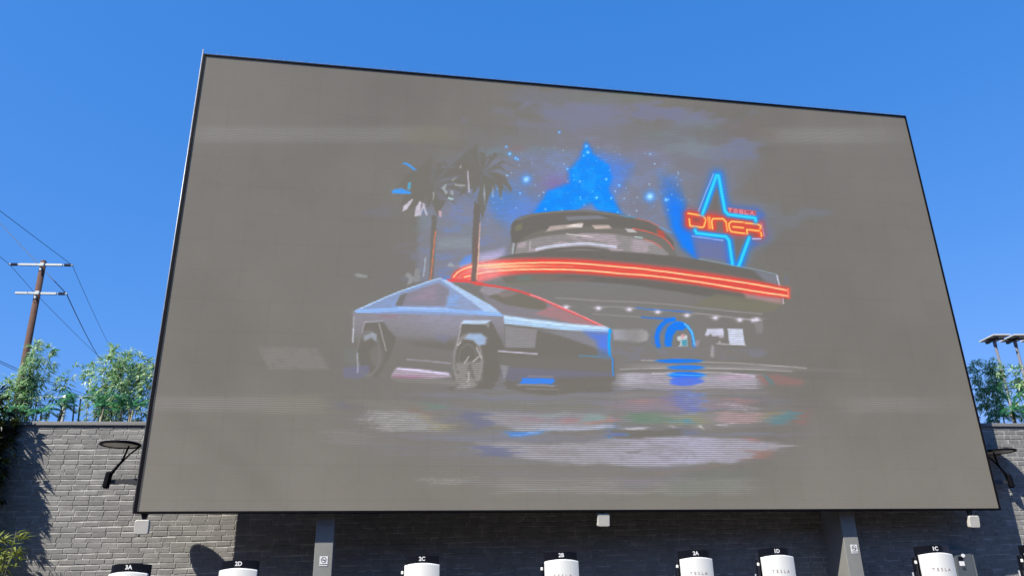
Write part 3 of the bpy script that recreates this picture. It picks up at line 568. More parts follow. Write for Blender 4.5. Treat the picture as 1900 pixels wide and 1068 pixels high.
    q2 = np.hypot((PX-700)/16, (PY-660)/26); put(np.clip((1-q2)/.4, 0, 1), (136, 132, 128), .6, .95)
    put(poly([(636, 682), (684, 676), (686, 690), (668, 702), (640, 700)], 2.5), (120, 120, 150), .8, .7); line([(664, 655), (664, 690)], 2.4, (180, 190, 210), .6); put(poly([(640, 648), (662, 646), (660, 676), (642, 672)], 5), (124, 134, 134), .4, .9)
    put(poly([(842, 660), (852, 620), (858, 600), (912, 596), (924, 618), (937, 646), (930, 690), (915, 722), (840, 722)], 2), (124, 118, 108), .97, .3)
    put(poly([(856, 600), (860, 593.5), (911, 594), (900, 601)], .9), (184, 206, 232), .95, .6); line([(857, 598), (848, 640)], 1.6, (190, 190, 194), .8); put(poly([(900, 601), (909, 597), (906, 608)], 1.2), (156, 156, 160), .8)
    q = np.hypot((PX-868)/28, (PY-670)/51); put(np.exp(-((q-.93)/.09)**2), (158, 156, 156), .75, .9); put(np.exp(-((q-.62)/.04)**2), (146, 142, 136), .5)
    put(poly([(862, 628), (870, 618), (892, 618), (903, 626), (902, 638), (890, 640), (878, 630)], 2.5), (160, 182, 214), .9, .7)
    lw = poly([(846, 672), (896, 668), (894, 700), (884, 720), (850, 720), (844, 700)], 3); put(lw, (152, 148, 144), .8, .98); put(lw*(NH > .58), (126, 120, 112), .7)
    for x0, y0, x1, y1 in ((862, 672, 871, 661), (878, 670, 890, 660), (850, 640, 856, 634), (884, 644, 894, 664), (870, 690, 868, 716)): line([(x0, y0), (x1, y1)], 2.2, (196, 194, 196), .75)
    line([(755, 666), (795, 669), (836, 673.6)], 2.4, (182, 176, 206), .9); pb = poly([(734, 682), (760, 682), (800, 686), (834, 692), (838, 698), (800, 702), (726, 698)], 1.8)
    put(pb, (176, 158, 178), .85, .85); line([(738, 683), (780, 687), (832, 693)], 3.4, (212, 204, 240), .9, True, .6); put(poly([(728, 695), (760, 696), (800, 697), (770, 702), (730, 700)], 1.8), (170, 116, 146), .7)
    put(poly([(724, 700), (846, 704), (850, 714), (740, 708)], 2), (142, 138, 132), .7, .98); put(poly([(727, 660), (840, 660), (842, 676), (728, 672)], 4), (132, 128, 120), .5, .95)
    # windscreen, bonnet, nose
    put(poly([(892, 536), (930, 532), (960, 534), (1016, 558), (1075, 586), (1121, 605), (1128, 612), (1040, 604), (936, 587), (900, 556)], 1.2), (140, 134, 142), .95, .9)
    put(poly([(905, 550), (930, 539), (960, 540), (1012, 560), (1017, 575), (985, 572), (940, 565)], 1.5), (128, 122, 104), .9, .85); put(poly([(920, 543), (950, 540), (965, 545), (932, 552)], 1.5)*(N3 > .4), (150, 134, 134), .8)
    put(poly([(992, 582), (1028, 564), (1075, 586), (1119, 605), (1085, 605)], 2), (184, 126, 128), .75, .9); put(poly([(898, 526), (948, 533), (925, 545), (905, 548), (890, 540)], 2), (160, 152, 160), .7, .9)
    line([(880, 526), (915, 530), (948, 536), (980, 545), (1016, 559), (1075, 585), (1121, 606)], 4, (226, 92, 84), .95, True, .3); line([(984, 546), (1016, 558), (1075, 584), (1121, 605)], 1.8, (244, 170, 176), .9, True)
    put(poly([(934, 584), (975, 590), (1060, 600), (1124, 605), (1133, 611), (1130, 617), (1060, 613), (990, 606), (936, 600)], 1.5), (176, 204, 236), .95, .7); line([(936, 588), (1000, 597), (1122, 609)], 2.4, (206, 228, 248), .8, True, .5)
    fr_ = poly([(936, 602), (1000, 609), (1060, 615), (1130, 618), (1132, 656), (1140, 664), (1142, 700), (1128, 726), (1010, 730), (940, 722), (924, 660), (938, 645)], 1.5); put(fr_, (126, 120, 110), .97, .4)
    put(poly([(937, 604), (997, 611), (993, 645), (938, 644)], 1.2), (148, 145, 148), .9, .9); put(poly([(997, 611), (1130, 617), (1132, 655), (1100, 643), (1040, 622)], 2.5), (140, 140, 150), .85, .8)
    put(poly([(1085, 616), (1131, 617), (1132, 656), (1112, 648), (1106, 632)], 7), (96, 132, 226), .85, .5)
    line([(1131, 612), (1130, 636), (1131, 657)], 5, (34, 170, 244), .95, False, .6); line([(1074, 659), (1134, 662)], 2, (80, 160, 210), .8); line([(1132, 660), (1136, 666), (1138, 696)], 3, (60, 150, 240), .9, False, .6); put(poly([(1110, 648), (1132, 652), (1130, 668), (1108, 664)], 5), (96, 130, 190), .5)
    line([(925, 650.5), (960, 653), (997, 656)], 2.6, (188, 182, 206), .9); put(poly([(924, 660), (1130, 662), (1136, 690), (930, 690)], 5), (128, 126, 120), .6, .9)
    put(poly([(926, 680), (1010, 684), (1136, 690), (1136, 697), (1028, 700), (946, 706), (932, 700)], 3), (118, 118, 148), .65, .6); put(poly([(928, 676), (944, 678), (936, 708)], 1.5), (150, 148, 150), .8, .95)
    put(poly([(969, 700), (1026, 701), (1028, 711), (962, 711)], 1), (74, 140, 232), .95, .4); line([(980, 697), (1026, 698)], 1.3, (180, 170, 170), .7); line([(958, 713), (1028, 714)], 1.4, (176, 172, 190), .8); line([(975, 719), (1032, 720)], 1.3, (160, 156, 156), .7)

    # brushwork: edges wander, wet ground smears sideways, paint grain
    zone = np.clip((PY-700)/40, 0, 1); keep = 1-np.exp(-(((PX-1345)/95)**2+((PY-410)/95)**2)**2)
    DD = T-T0
    def warp(A, ax, ay):
        sx_ = np.clip(GX-.5+ax*K, 0, NX-1.001); sy_ = np.clip(GY-.5+ay*K, 0, NY-1.001); x0 = sx_.astype(int); y0 = sy_.astype(int); fx = sx_-x0; fy = sy_-y0
        if A.ndim == 3: fx = fx[..., None]; fy = fy[..., None]
        return (A[y0, x0]*(1-fx)+A[y0, x0+1]*fx)*(1-fy)+(A[y0+1, x0]*(1-fx)+A[y0+1, x0+1]*fx)*fy
    ax = ((fbm(26, 51, .5)-.5)*(2.2+36*zone)+(noise(60, 3.2, 77)-.5)*(1.2+34*zone))*keep; ay = (fbm(34, 61, .6)-.5)*(1.6+13*zone)*keep
    DD = warp(DD, ax, ay); scan[:] = warp(scan, ax, ay)
    B = DD.copy(); n_ = 0
    for o_ in range(-12, 13, 2): B += np.roll(DD, o_, 1); n_ += 1
    B = B/(n_+1); z3 = (zone*.55)[..., None]; DD = DD*(1-z3)+B*z3
    gr_ = .80+.40*(noise(9, 2.4, 91)*.6+noise(4, 2.0, 92)*.4); gr_ = gr_*keep+1-keep
    DD *= gr_[..., None]; DD *= (1+.16*np.clip(DD.mean(2)/30, 0, 1))[..., None]; T[:] = T0+DD
    D = T-T0; ch = D.max(2)-D.min(2); k = .70+.30*np.clip((ch-35)/50, 0, 1)      # pale colours pulled towards grey
    mD = D.mean(2, keepdims=True); T = T0 + mD + (D-mD)*k[..., None] + (np.clip(ch/30, 0, 1)*(1-k)*9)[..., None]
    return np.clip(T, 0, 255)/255.0, np.clip(scan, 0, 1)
# ---------------------------------------------------------------- ground, terrace
g = MB().add([(-900, -900, 0), (900, -900, 0), (900, 900, 0), (-900, 900, 0)], [(0, 1, 2, 3)]).build('ground', M_asphalt); tag(g, kind='structure')
pv = MB()
a0, a1 = W0 - wx*20 - wn*5.4, W0 + wx*20 - wn*5.4; b1, b0 = W0 + wx*20 - wn*0.02, W0 - wx*20 - wn*0.02
vs = [(p.x, p.y, z) for z in (0.0, 0.12) for p in (a0, a1, b1, b0)]
pv.add(vs, [(4, 5, 6, 7), (0, 1, 5, 4), (1, 2, 6, 5), (3, 0, 4, 7), (2, 3, 7, 6)])
tag(pv.build('pavement', M_concrete), kind='structure')
tr = MB().box(-20, 20, 0.36, 4.5, 0.004, 3.92).build('terrace', M_soil); tr.location = W0; tr.rotation_euler = (0, 0, WYAW); tag(tr, kind='structure')

# an added low building across the yard, unseen behind the viewer: it shuts out the sky near the horizon
bd = thing('blocker', 'added low dark building across the yard, behind the viewer', 'blocker', (0, -9, 0), 0)
MB().box(-32, 32, -10, 0, 0.004, 8.0).build('wall', M_dark, bd)
MB().box(-32.2, 32.2, -10.2, 0.2, 8.004, 8.35).build('roof', M_dark, bd)
for k in range(12):
    x = -27.5+k*5; wf = MB().box(x-1.5, x+1.5, 0.003, 0.08, 0.9, 3.1).build('window', M_black, bd)
    MB().box(x-1.4, x+1.4, 0.083, 0.09, 1.0, 3.0).build('pane', M_gloss, wf)
# ---------------------------------------------------------------- brick wall
def brick_wall():
    rnd = random.Random(5)
    root = thing('brick_wall', 'long grey painted brick wall with a flat metal coping, behind the big screen', 'wall', W0, WYAW)
    CH, BL = 0.0797, 0.223; U0, U1 = -14.2, 14.2; H = WH - 0.048
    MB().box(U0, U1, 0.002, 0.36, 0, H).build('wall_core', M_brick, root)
    b = MB(); rows = int(H/CH)
    z = H - rows*CH
    wob = [rnd.uniform(-.004, .004) for _ in range(rows+1)]
    for r in range(rows):
        u = U0 + (BL*0.5 if r % 2 else 0) + rnd.uniform(-.015, .015)
        z0, z1 = z + r*CH, z + (r+1)*CH
        while u < U1 - BL:
            L_ = BL*rnd.uniform(.95, 1.06) if rnd.random() > .05 else BL*rnd.choice([.5, .55, .6])
            g_ = 0.0035; e = 0.0085
            out = -rnd.uniform(0.003, 0.0065); tl = rnd.uniform(-.0015, .0015); tv = rnd.uniform(-.0015, .0015)
            j = lambda s=.0024: rnd.uniform(-s, s)
            wv = .006*math.sin(u*1.7 + r*.9) + .004*math.sin(u*5.1+r*2.3)
            o4 = [(u+g_+j(), 0.0025, z0+g_*.7+j()+wv), (u+L_-g_+j(), 0.0025, z0+g_*.7+j()+wv), (u+L_-g_+j(), 0.0025, z1-g_*.7+j()+wv), (u+g_+j(), 0.0025, z1-g_*.7+j()+wv)]
            c = [(.005, .003), (-.004, .003), (-.004, -.0085), (.005, -.0085)]
            i4 = [(p[0]+q[0]*(1+rnd.random()*.6), out + (tl if k in (0, 3) else -tl) + (tv if k < 2 else -tv), p[2]+q[1]*(1+rnd.random()*.6)) for k, (p, q) in enumerate(zip(o4, c))]
            b.add(o4+i4, [(4, 5, 6, 7), (0, 1, 5, 4), (1, 2, 6, 5), (2, 3, 7, 6), (3, 0, 4, 7)])
            u += L_
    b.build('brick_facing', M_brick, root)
    cp = MB()
    u = U0; k = 0
    while u < U1:                                  # coping in sheet lengths
        w = min(3.05, U1-u); cp.box(u+.002, u+w-.002, -0.028, 0.40, H+0.002, WH, 0.006); cp.box(u+.002, u+w-.002, -0.036, -0.030, H-0.012+.0, H+0.014)
        u += w
    cp.build('coping', M_cope, root)
    return root
brick_wall()

# ---------------------------------------------------------------- the big screen
def build_screen():
    root = thing('outdoor_screen', 'huge outdoor LED screen in a thin black frame, showing a truck and a neon diner', 'screen', S0 + sx*(SW/2) , SYAW)
    h = SW/2
    # display grid, one vertex per light cluster
    T, scan = paint_display()                       # rows run from the top, srgb 0..1
    ny, nx = T.shape[:2]
    xs = np.linspace(-h, h, nx); zs = np.linspace(SH, 0, ny)
    X, Z = np.meshgrid(xs, zs)
    co = np.zeros((ny*nx, 3), np.float32); co[:, 0] = X.ravel(); co[:, 2] = Z.ravel()
    idx = np.arange(ny*nx, dtype=np.int32).reshape(ny, nx)
    q = np.stack([idx[1:, :-1], idx[1:, 1:], idx[:-1, 1:], idx[:-1, :-1]], -1).reshape(-1, 4)
    me = bpy.data.meshes.new('display'); me.vertices.add(ny*nx); me.vertices.foreach_set('co', co.ravel())
    me.loops.add(q.size); me.loops.foreach_set('vertex_index', q.ravel())
    me.polygons.add(len(q)); me.polygons.foreach_set('loop_start', np.arange(0, q.size, 4, dtype=np.int32)); me.polygons.foreach_set('loop_total', np.full(len(q), 4, np.int32))
    me.update(calc_edges=True)
    lin = np.where(T <= 0.04045, T/12.92, ((T+0.055)/1.055)**2.4)
    face = np.minimum(GREY_ALB, lin/LIGHT)
    glow = np.maximum(0, lin - face*LIGHT)/2**EXPOSURE
    for nm, arr, al in (('pixel_face', face, np.ones((ny, nx))), ('pixel_glow', glow, scan)):
        at_ = me.color_attributes.new(nm, 'FLOAT_COLOR', 'POINT')
        at_.data.foreach_set('color', np.dstack([arr, al]).astype(np.float32).ravel())
    me.materials.append(screen_mat())
    o = bpy.data.objects.new('display', me); C.objects.link(o); o.parent = root
    # black border standing 25 mm proud
    fr = MB(); e = 0.024
    fr.box(-h-e, h+e, -0.02, 0.02, -0.030, -0.002); fr.box(-h-e, h+e, -0.02, 0.02, SH+.002, SH+0.030)
    fr.box(-h-e-.008, -h-.002, -0.022, 0.022, -0.032, SH+0.032); fr.box(h+.002, h+e, -0.022, 0.022, -0.032, SH+0.032)
    fr.build('frame', M_black, root)
    MB().box(-h-.018, h+.018, 0.025, 0.13, -0.026, SH+0.02).build('cabinet', M_black, root)
    bk = MB().box(-h-.02, h+.02, 0.132, 0.50, 0.36, SH+0.02)
    for k in range(9):                              # ribs of the housing
        x = -h + (k+.5)*SW/9; bk.box(x-.04, x+.04, 0.502, 0.54, 0.4, SH-.1)
    bk.build('housing', M_black, root)
    MB().tube([(-h-.048, 0.0, -0.03), (-h-.048, 0.0, SH*.5), (-h-.048, 0.0, SH+0.135)], 0.011, 10).build('edge_pipe', M_silver, root, True)
    MB().tube([(h+.036, 0.0, -0.035), (h+.036, 0.0, SH+0.03)], 0.007, 8).build('edge_pipe', M_silver, root, True)
    sp = MB(); rnd = random.Random(3); x = -h+.02
    sp.box(-h, h, 0.03, 0.06, SH+.031, SH+.036)
    while x < h:
        for a in (-.045, 0, .045):
            t = a+rnd.uniform(-.015, .015); r = .0035
            x1, y1, z1 = x+t*.6, .045+t, SH+.036+rnd.uniform(.07, .10)
            sp.add([(x-r, .045, SH+.036), (x+r, .045, SH+.036), (x, .045+r*2, SH+.036), (x1, y1, z1)], [(0, 1, 3), (1, 2, 3), (2, 0, 3)])
        x += .034
    tag(sp.build('bird_spikes', M_silver, root), kind='stuff')
    return root
build_screen()

# ---------------------------------------------------------------- columns under the screen
def column(px, label, sign_label):
    p = screen_at(px, 1000, -0.215)
    W = 0.262
    root = thing('support_column', label, 'column', (p.x, p.y, 0), SYAW, 'columns under the screen')
    top = 3.12
    MB().box(-W/2, W/2, 0, 0.62, 0.124, top, 0.006).build('shaft', M_colpaint, root)
    MB().box(-W/2-.06, W/2+.06, -0.06, 0.66, 0.10+.022, 0.165).build('base_plate', M_dark, root)
    MB().box(-W/2+.06, W/2-.05, -0.012, -0.002, 2.63, 2.642).build('weld_plate', M_colpaint, root)
    sg = MB().box(-.058, .058, -0.006, -0.002, -.067, .067, 0.0).build('no_smoking_sign', M_sign, root)
    return root, sg
cl, sgl = column(602, 'grey steel column left of the middle, below the screen, with a small no smoking sign', '')
cr_, sgr = column(1579, 'grey steel column below the right part of the screen, left side lit in a wedge', '')
for sg, (px, py) in ((sgl, (600.5, 1040)), (sgr, (1585, 1017.5))):
    col = sg.parent; p = screen_at(px, py, -0.21); loc = p - col.location
    sg.location = (loc.dot(sx), 0, p.z)
    rg = MB()                                        # ring, slash and cigarette
    N = 28; ro, ri = .040, .033
    v = [(r*math.cos(2*math.pi*k/N), y, .016+r*math.sin(2*math.pi*k/N)) for y in (-.0085, -.0065) for r in (ro, ri) for k in range(N)]
    f = []
    for k in range(N):
        j = (k+1) % N; f += [(k, j, N+j, N+k), (k, 2*N+k, 2*N+j, j), (N+k, N+j, 3*N+j, 3*N+k)]
    rg.add(v, f)
    bar = MB().box(-.035, .035, -.0085, -.0065, -.0035, .0035).move(Matrix.Translation((0, 0, .016)) @ Matrix.Rotation(math.radians(45), 4, 'Y'))
    rg.add(bar.v, bar.f)
    rg.box(-.024, .020, -.0082, -.0064, .010, .018); rg.box(.021, .026, -.0082, -.0064, .012, .026)
    rg.build('symbol', M_ink, sg)
    text('letter', 'NO SMOKING', 0.0165, M_ink, sg, (0, -.0075, -.045), bold=.0004)

# pale conduit bits beside the columns
cp = wall_at(1549, 1000, .08)
o = MB().tube([(0, 0, 0.13), (0, 0, 4.2)], 0.020, 8).build('conduit_pipe', M_dark, None, True); o.location = (cp.x, cp.y, 0)
tag(o, 'thin dark vertical pipe on the shaded wall, left of the right hand column', 'pipe')

# ---------------------------------------------------------------- dish lamps beside the screen
def dish_lamp(px, py, rad, side, label):
    off = -0.35
    c = screen_at(px, py, off)
    root = thing('dish_lamp', label, 'lamp', c, SYAW, 'dish lamps at the sides of the screen')
    R = rad
    MB().lathe([(0.001, .028), (R-.03, .026), (R, .012), (R, -.012), (R-.036, -.016), (R-.040, .004), (0.001, .008)], 56).build('dish', M_black, root, False)
    MB().lathe([(0.001, .002), (R-.042, .000), (R-.042, -.004), (0.001, -.003)], 48).build('reflector', M_reflect, root)
    s = side                                         # +1: screen lies on the lamp's right
    hx = -s*.095                                      # housing, outward of the dish centre
    j = Vector((s*.055, .02, -.235))
    base = Vector((hx, .02, -.46))
    a = MB().tube([base, (hx+s*.05, .02, -.38), j, (s*.13, -.03, -.02)], [.034, .026, .017, .014], 8); a.build('arm', M_black, root, True)
    a = MB().tube([j - Vector((s*.012, 0, .03)), (s*.14, .04, -.13), (s*(R-.02), .05, -.015)], [.012, .012, .013], 8); a.build('arm', M_black, root, True)
    hb = MB().box(-.042, .042, -.05, .05, -.13, .11, .022); hb.move(Matrix.Translation((hx-s*.008, .02, -.50)) @ Matrix.Rotation(s*.10, 4, 'Y')); hb.build('housing', M_black, root)
    x0, x1 = sorted((hx, hx+s*.42))
    br = MB(); y = .05
    n = 7
    for k in range(n-1):
        xa = hx + s*.42*k/(n-1); xb = hx + s*.42*(k+1)/(n-1); w = .030 + .022*(k/(n-2))**1.5
        xa, xb = sorted((xa, xb)); br.box(xa, xb, y-.02, y+.02, -.525-w, -.525+w*.8)
    br.build('bracket', M_dark, root)
    return root
dish_lamp(223.5, 824.5, 0.283, 1, 'black dish lamp on a forked arm left of the screen, in front of sunlit brick')
dish_lamp(1852.5, 837.5, 0.283, -1, 'black dish lamp on a forked arm right of the screen, half before the wall shadow')

# ---------------------------------------------------------------- white square speakers hung under the screen
def speaker_proto(p, label):
    root = thing('hanging_speaker', label, 'speaker', p, SYAW, 'white square speakers below the screen')
    w = .098; k = .028; pts = []
    for cx, cy, a0 in ((w-k, w-k, 0), (-w+k, w-k, 90), (-w+k, -w+k, 180), (w-k, -w+k, 270)):
        for a in range(0, 91, 18):
            t = math.radians(a0+a); pts.append((cx+k*math.cos(t), cy+k*math.sin(t)))
    b = MB(); n = len(pts)
    rings = [(.90, -.030), (.97, -.022), (1.0, -.010), (1.0, .030), (.93, .045)]
    v = [(x*s, y, z*s) for s, y in rings for x, z in pts]; f = [tuple(range(n)), tuple(range(5*n-1, 4*n-1, -1))]
    for r in range(4):
        for i in range(n): f.append((r*n+i, (r+1)*n+i, (r+1)*n+(i+1) % n, r*n+(i+1) % n))
    b.add(v, f)
    b.move(Matrix.Rotation(math.radians(8), 4, 'X')); b.build('cover', M_offwhite, root)
    br = MB().prism([(-.055, 0), (.055, 0), (.028, -.075), (.008, -.11), (-.008, -.11), (-.028, -.075)], -.02, .02)
    br.move(Matrix.Translation((.0, .05, .20)) @ Matrix.Rotation(math.radians(90), 4, 'X')); br.build('bracket', M_dark, root)
    MB().tube([(0, .055, .06), (0, .055, .30)], .012, 8).build('stem', M_dark, root, True)
    MB().tube([(-.03, .02, -.10), (-.03, .02, -.125)], .010, 8).build('cable_gland', M_dark, root, True)
    return root
s0 = speaker_proto(screen_at(263.5, 977, -0.05), 'small white square speaker hanging below the left corner of the screen over lit brick')
for (px, py, lb) in ((1119.5, 964, 'small white square speaker hanging near the middle of the screen bottom, on the dark wall'),
                     (1806.5, 967, 'small white square speaker hanging near the right corner of the screen on the dark wall')):
    c = copy_tree(s0); c.location = screen_at(px, py, -0.05); c['label'] = lb

# ---------------------------------------------------------------- chargers
CW = 0.382
def arc(x0, x1, y, bulge, n=14):
    return [(x0+(x1-x0)*k/n, y - bulge*(1-(2*k/n-1)**2)) for k in range(n+1)]
def make_charger():
    root = thing('charging_post', '', 'charger')
    h = CW/2
    bp_ = arc(-h+.010, h-.010, -.060, .030)+[(h-.010, .03), (-h+.010, .03)]; nb = len(bp_)
    MB().add([(x, y, .13) for x, y in bp_]+[(x, y, 2.046+.012*(1-(x/h)**2)) for x, y in bp_], [tuple(range(nb-1, -1, -1)), tuple(range(nb, 2*nb))]+[(i, (i+1) % nb, nb+(i+1) % nb, nb+i) for i in range(nb)]).build('body', M_gloss, root)
    fp = MB(); pf = arc(-h, h, -.085, .052, 18)
    pts = pf + [(h, -.052), (-h, -.052)]
    n = len(pts)
    v = [(x*.985, y+.006, .30) for x, y in pts] + [(x, y, .31) for x, y in pts] + [(x, y, 1.948+.020*(1-(x/h)**2)) for x, y in pts] + [(x*.985, y+.008, 1.957+.020*(1-(x/h)**2)) for x, y in pts]
    f = [tuple(range(n-1, -1, -1)), tuple(range(3*n, 4*n))]
    for r in range(3):
        for i in range(n): j = (i+1) % n; f.append((r*n+i, r*n+j, (r+1)*n+j, (r+1)*n+i))
    fp.add(v, f).build('front_panel', M_white, root)
    t = text('letter', 'TESLA', 0.046, M_letter, root, (0.0, -.1385, 1.80), bold=.0002, spacing=1.9, bow=(CW/2, .052))
    sd = MB().box(-h-.034, -h-.004, -.03, .04, .9, 1.945, .008); sd.build('cable_dock', M_gloss, root)
    MB().box(-h-.040, -h-.012, -.036, -.022, 1.865, 1.90, .004).build('dock_latch', M_white, root)
    MB().tube([(-h-.055, .02, 1.78), (-h-.060, .01, 1.5), (-h-.05, .0, .6), (-h-.02, -.01, .35)], .009, 8).build('cable', M_silver, root, True)
    MB().box(-h-.04, h+.03, -.15, .16, .124, .17, .01).build('plinth', M_dark, root)
    return root
charge0 = make_charger()
posts = [('3A', 235, 1059, 8.35, 'white charging post numbered 3A, leftmost, in front of sunlit brick'),
         ('2D', 440, 1052, 8.55, 'white charging post numbered 2D at the foot of the oval shadow'),
         ('2C', 782, 1042, 9.15, 'white charging post numbered 2C, first to the right of the left column'),
         ('2B', 1040.5, 1035, 9.35, 'white charging post numbered 2B, nearly below the middle speaker'),
         ('2A', 1291, 1031, 9.75, 'white charging post numbered 2A, left neighbour of the one marked 1D'),
         ('1D', 1442, 1027, 9.65, 'white charging post numbered 1D, next to the left of the right column'),
         ('1C', 1737, 1023, 9.20, 'white charging post numbered 1C beside the blue grey cabinet'),
         ('1B', 1934, 1020, 9.30, 'white charging post cut off by the right edge of the picture')]
made = [charge0] + [copy_tree(charge0) for _ in posts[1:]]
for i, (num, px, py, Y, lb) in enumerate(posts):
    o = made[i]
    p = at(px, py + 2, Y - .11); o.location = (p.x, Y, 0.12*(1-p.z/1.975)); o.scale = (1, 1, p.z/1.975); o.rotation_euler = (0, 0, WYAW*.3 if px < 900 else WYAW*.8)
    o.name = 'charging_post' if i == 0 else 'charging_post.%03d' % i
    o['label'] = lb; o['group'] = 'row of charging posts below the screen'
    CHN = text('numeral', num, 0.058, M_sign, o, (0.0, -.0918, 2.020), bold=.0016, bow=(CW/2-.01, .030))

# ---------------------------------------------------------------- electrical cabinet beside 1C
p = wall_at(1783, 1018, .25)
cb = thing('electrical_cabinet', 'blue grey electrical cabinet on the shaded wall, right behind the post numbered 1C', 'cabinet', (p.x+.0, p.y, 0), WYAW)
cb.scale = (1, 1, p.z/2.45)
MB().box(-.21, .21, 0, .24, 1.2, 2.45, .01).build('casing', M_cab, cb)
MB().box(-.15, .155, -.014, -.002, 1.25, 2.37, .004).build('door', M_cabdoor, cb)
MB().box(-.10, -.01, -.020, -.016, 2.25, 2.32).build('warning_label', M_gloss, cb)
MB().box(-.095, -.005, -.020, -.016, 2.155, 2.235).build('notice_label', M_sign, cb)
MB().lathe([(.001, 0), (.034, 0), (.034, .006), (.001, .006)], 24).move(Matrix.Translation((.0, -.017, 2.335)) @ Matrix.Rotation(math.pi/2, 4, 'X')).build('round_label', M_sign, cb)
MB().box(-.06, .0, -.0195, -.016, 2.115, 2.128).box(-.055, .005, -.0195, -.016, 2.085, 2.097).build('rating_plate', M_ink, cb)

# ---------------------------------------------------------------- utility pole, wires
UY = 38.0
tp = at(80.9, 484.7, UY); lo = at(40.4, 697, UY); dirv = (lo - tp); bs = tp + dirv*((tp.z)/(-dirv.z))
up = thing('utility_pole', 'brown wooden utility pole with two white crossarms beyond the wall', 'utility pole', (bs.x, bs.y, 0))
def lc(v): return Vector(v) - Vector((bs.x, bs.y, 0))
MB().tube([lc(bs), lc(bs.lerp(tp, .5)), lc(tp)], [.20, .175, .15], 14).build('pole', M_wood, up, True)
MB().tube([lc(tp)+Vector((0, 0, -.02)), lc(tp)+Vector((0, 0, .03))], [.137, .13], 14).build('pole_cap', M_dark, up)
def crossarm(xa, ya, xb, yb, ends):
    A, B = lc(at(xa, ya, UY-.28)), lc(at(xb, yb, UY-.28)); d = (B-A).normalized()
    q = MB().tube([A, B], .075, 4); o = q.build('crossarm', M_arm, up)
    mid = None
    for e in ends:
        P0, D = (A, -d) if e == 'a' else (B, d)
        ins = MB(); L_ = .62
        prof = []
        for k in range(15): prof.append(P0 + D*(.10+.34*k/14))
        ins.tube(prof, [.085 if k % 2 else .05 for k in range(15)], 10); ins.build('insulator', M_ins, up)
        MB().tube([P0, P0+D*.11], .03, 8).tube([P0+D*.44, P0+D*.56], [.03, .055], 8).build('clamp', M_arm, up)
    return A, B, d
A1, B1, d1 = crossarm(36, 490.5, 116, 491.5, 'ab')
A2, B2, d2 = crossarm(29, 543.2, 105, 544.5, 'b')
for y_ in (499.5, 551.5):
    c_ = lc(at(76.5-(y_-499.5)*.19, y_, UY-.2)); MB().box(c_.x-.05, c_.x+.05, c_.y-.1, c_.y, c_.z-.09, c_.z+.06, .01).build('bolt_plate', M_arm, up)
for x_, y_ in ((78, 491), (69, 543.5)):
    c_ = lc(at(x_, y_, UY-.35)); MB().box(c_.x-.13, c_.x+.13, c_.y-.05, c_.y+.02, c_.z-.10, c_.z+.12, .03).build('arm_clamp', M_arm, up)
O = Vector((bs.x, bs.y, 0))
TR_, TL_, BR_ = B1+d1*.52+O, A1-d1*.52+O, B2+d2*.52+O
def wire(name, pts, r, label, sag=.3):
    out = []
    for a, b in zip(pts[:-1], pts[1:]):
        for k in range(12):
            t = k/12; q = Vector(a).lerp(Vector(b), t); q.z -= sag*4*t*(1-t)*((Vector(b)-Vector(a)).length/25)**2*.25; out.append(q)
    out.append(Vector(pts[-1]))
    o = MB().tube(out, r, 6).build(name, M_wire, None, True); tag(o, label, 'wire', 'power lines at the utility pole'); return o
wire('power_line', [at(-190, 246, 24), TR_, at(206, 646, 66), at(262, 775, 110)], .013, 'topmost black power line, ending on the right tip of the upper crossarm')
wire('power_line', [at(-190, 190, 62), BR_, at(182, 660, 66), at(250, 790, 110)], .024, 'black power line passing behind the pole top to the lower crossarm tip')
wire('power_line', [at(-190, 322, 24), TL_, at(60, 538, 44), at(188, 665, 66), at(260, 740, 110)], .013, 'black power line from the left tip of the upper crossarm')
wire('power_line', [at(-60, 642, 30), at(35, 685, 36), at(150, 728, 46), at(300, 775, 60)], .015, 'low pair member, upper of the two thin cables near the plant tops', .5)
wire('power_line', [at(-60, 645, 30), at(35, 689, 36), at(150, 733, 46), at(300, 781, 60)], .013, 'lower of the two thin cables running just above the plant tops', .5)
# pale vent post above the wall
p = at(116, 735, 17.5); q = at(113, 784, 17.5)
vp = thing('vent_post', 'short pale post with a flat cap and cross rail behind the wall among the palms', 'post', (q.x, q.y, 3.924))
MB().tube([(0, 0, -.004), (0, 0, p.z-3.924-.05)], .055, 10).build('post', M_offwhite, vp, True)
MB().tube([(0, 0, p.z-3.924-.05), (0, 0, p.z-3.924+.02)], [.085, .05], 12).build('cap', M_offwhite, vp)
zz = p.z-3.924-.02
MB().box(-1.1, -.06, -.01, .01, zz, zz+.013).box(.06, .62, -.01, .01, zz, zz+.013).build('rail', M_offwhite, vp)

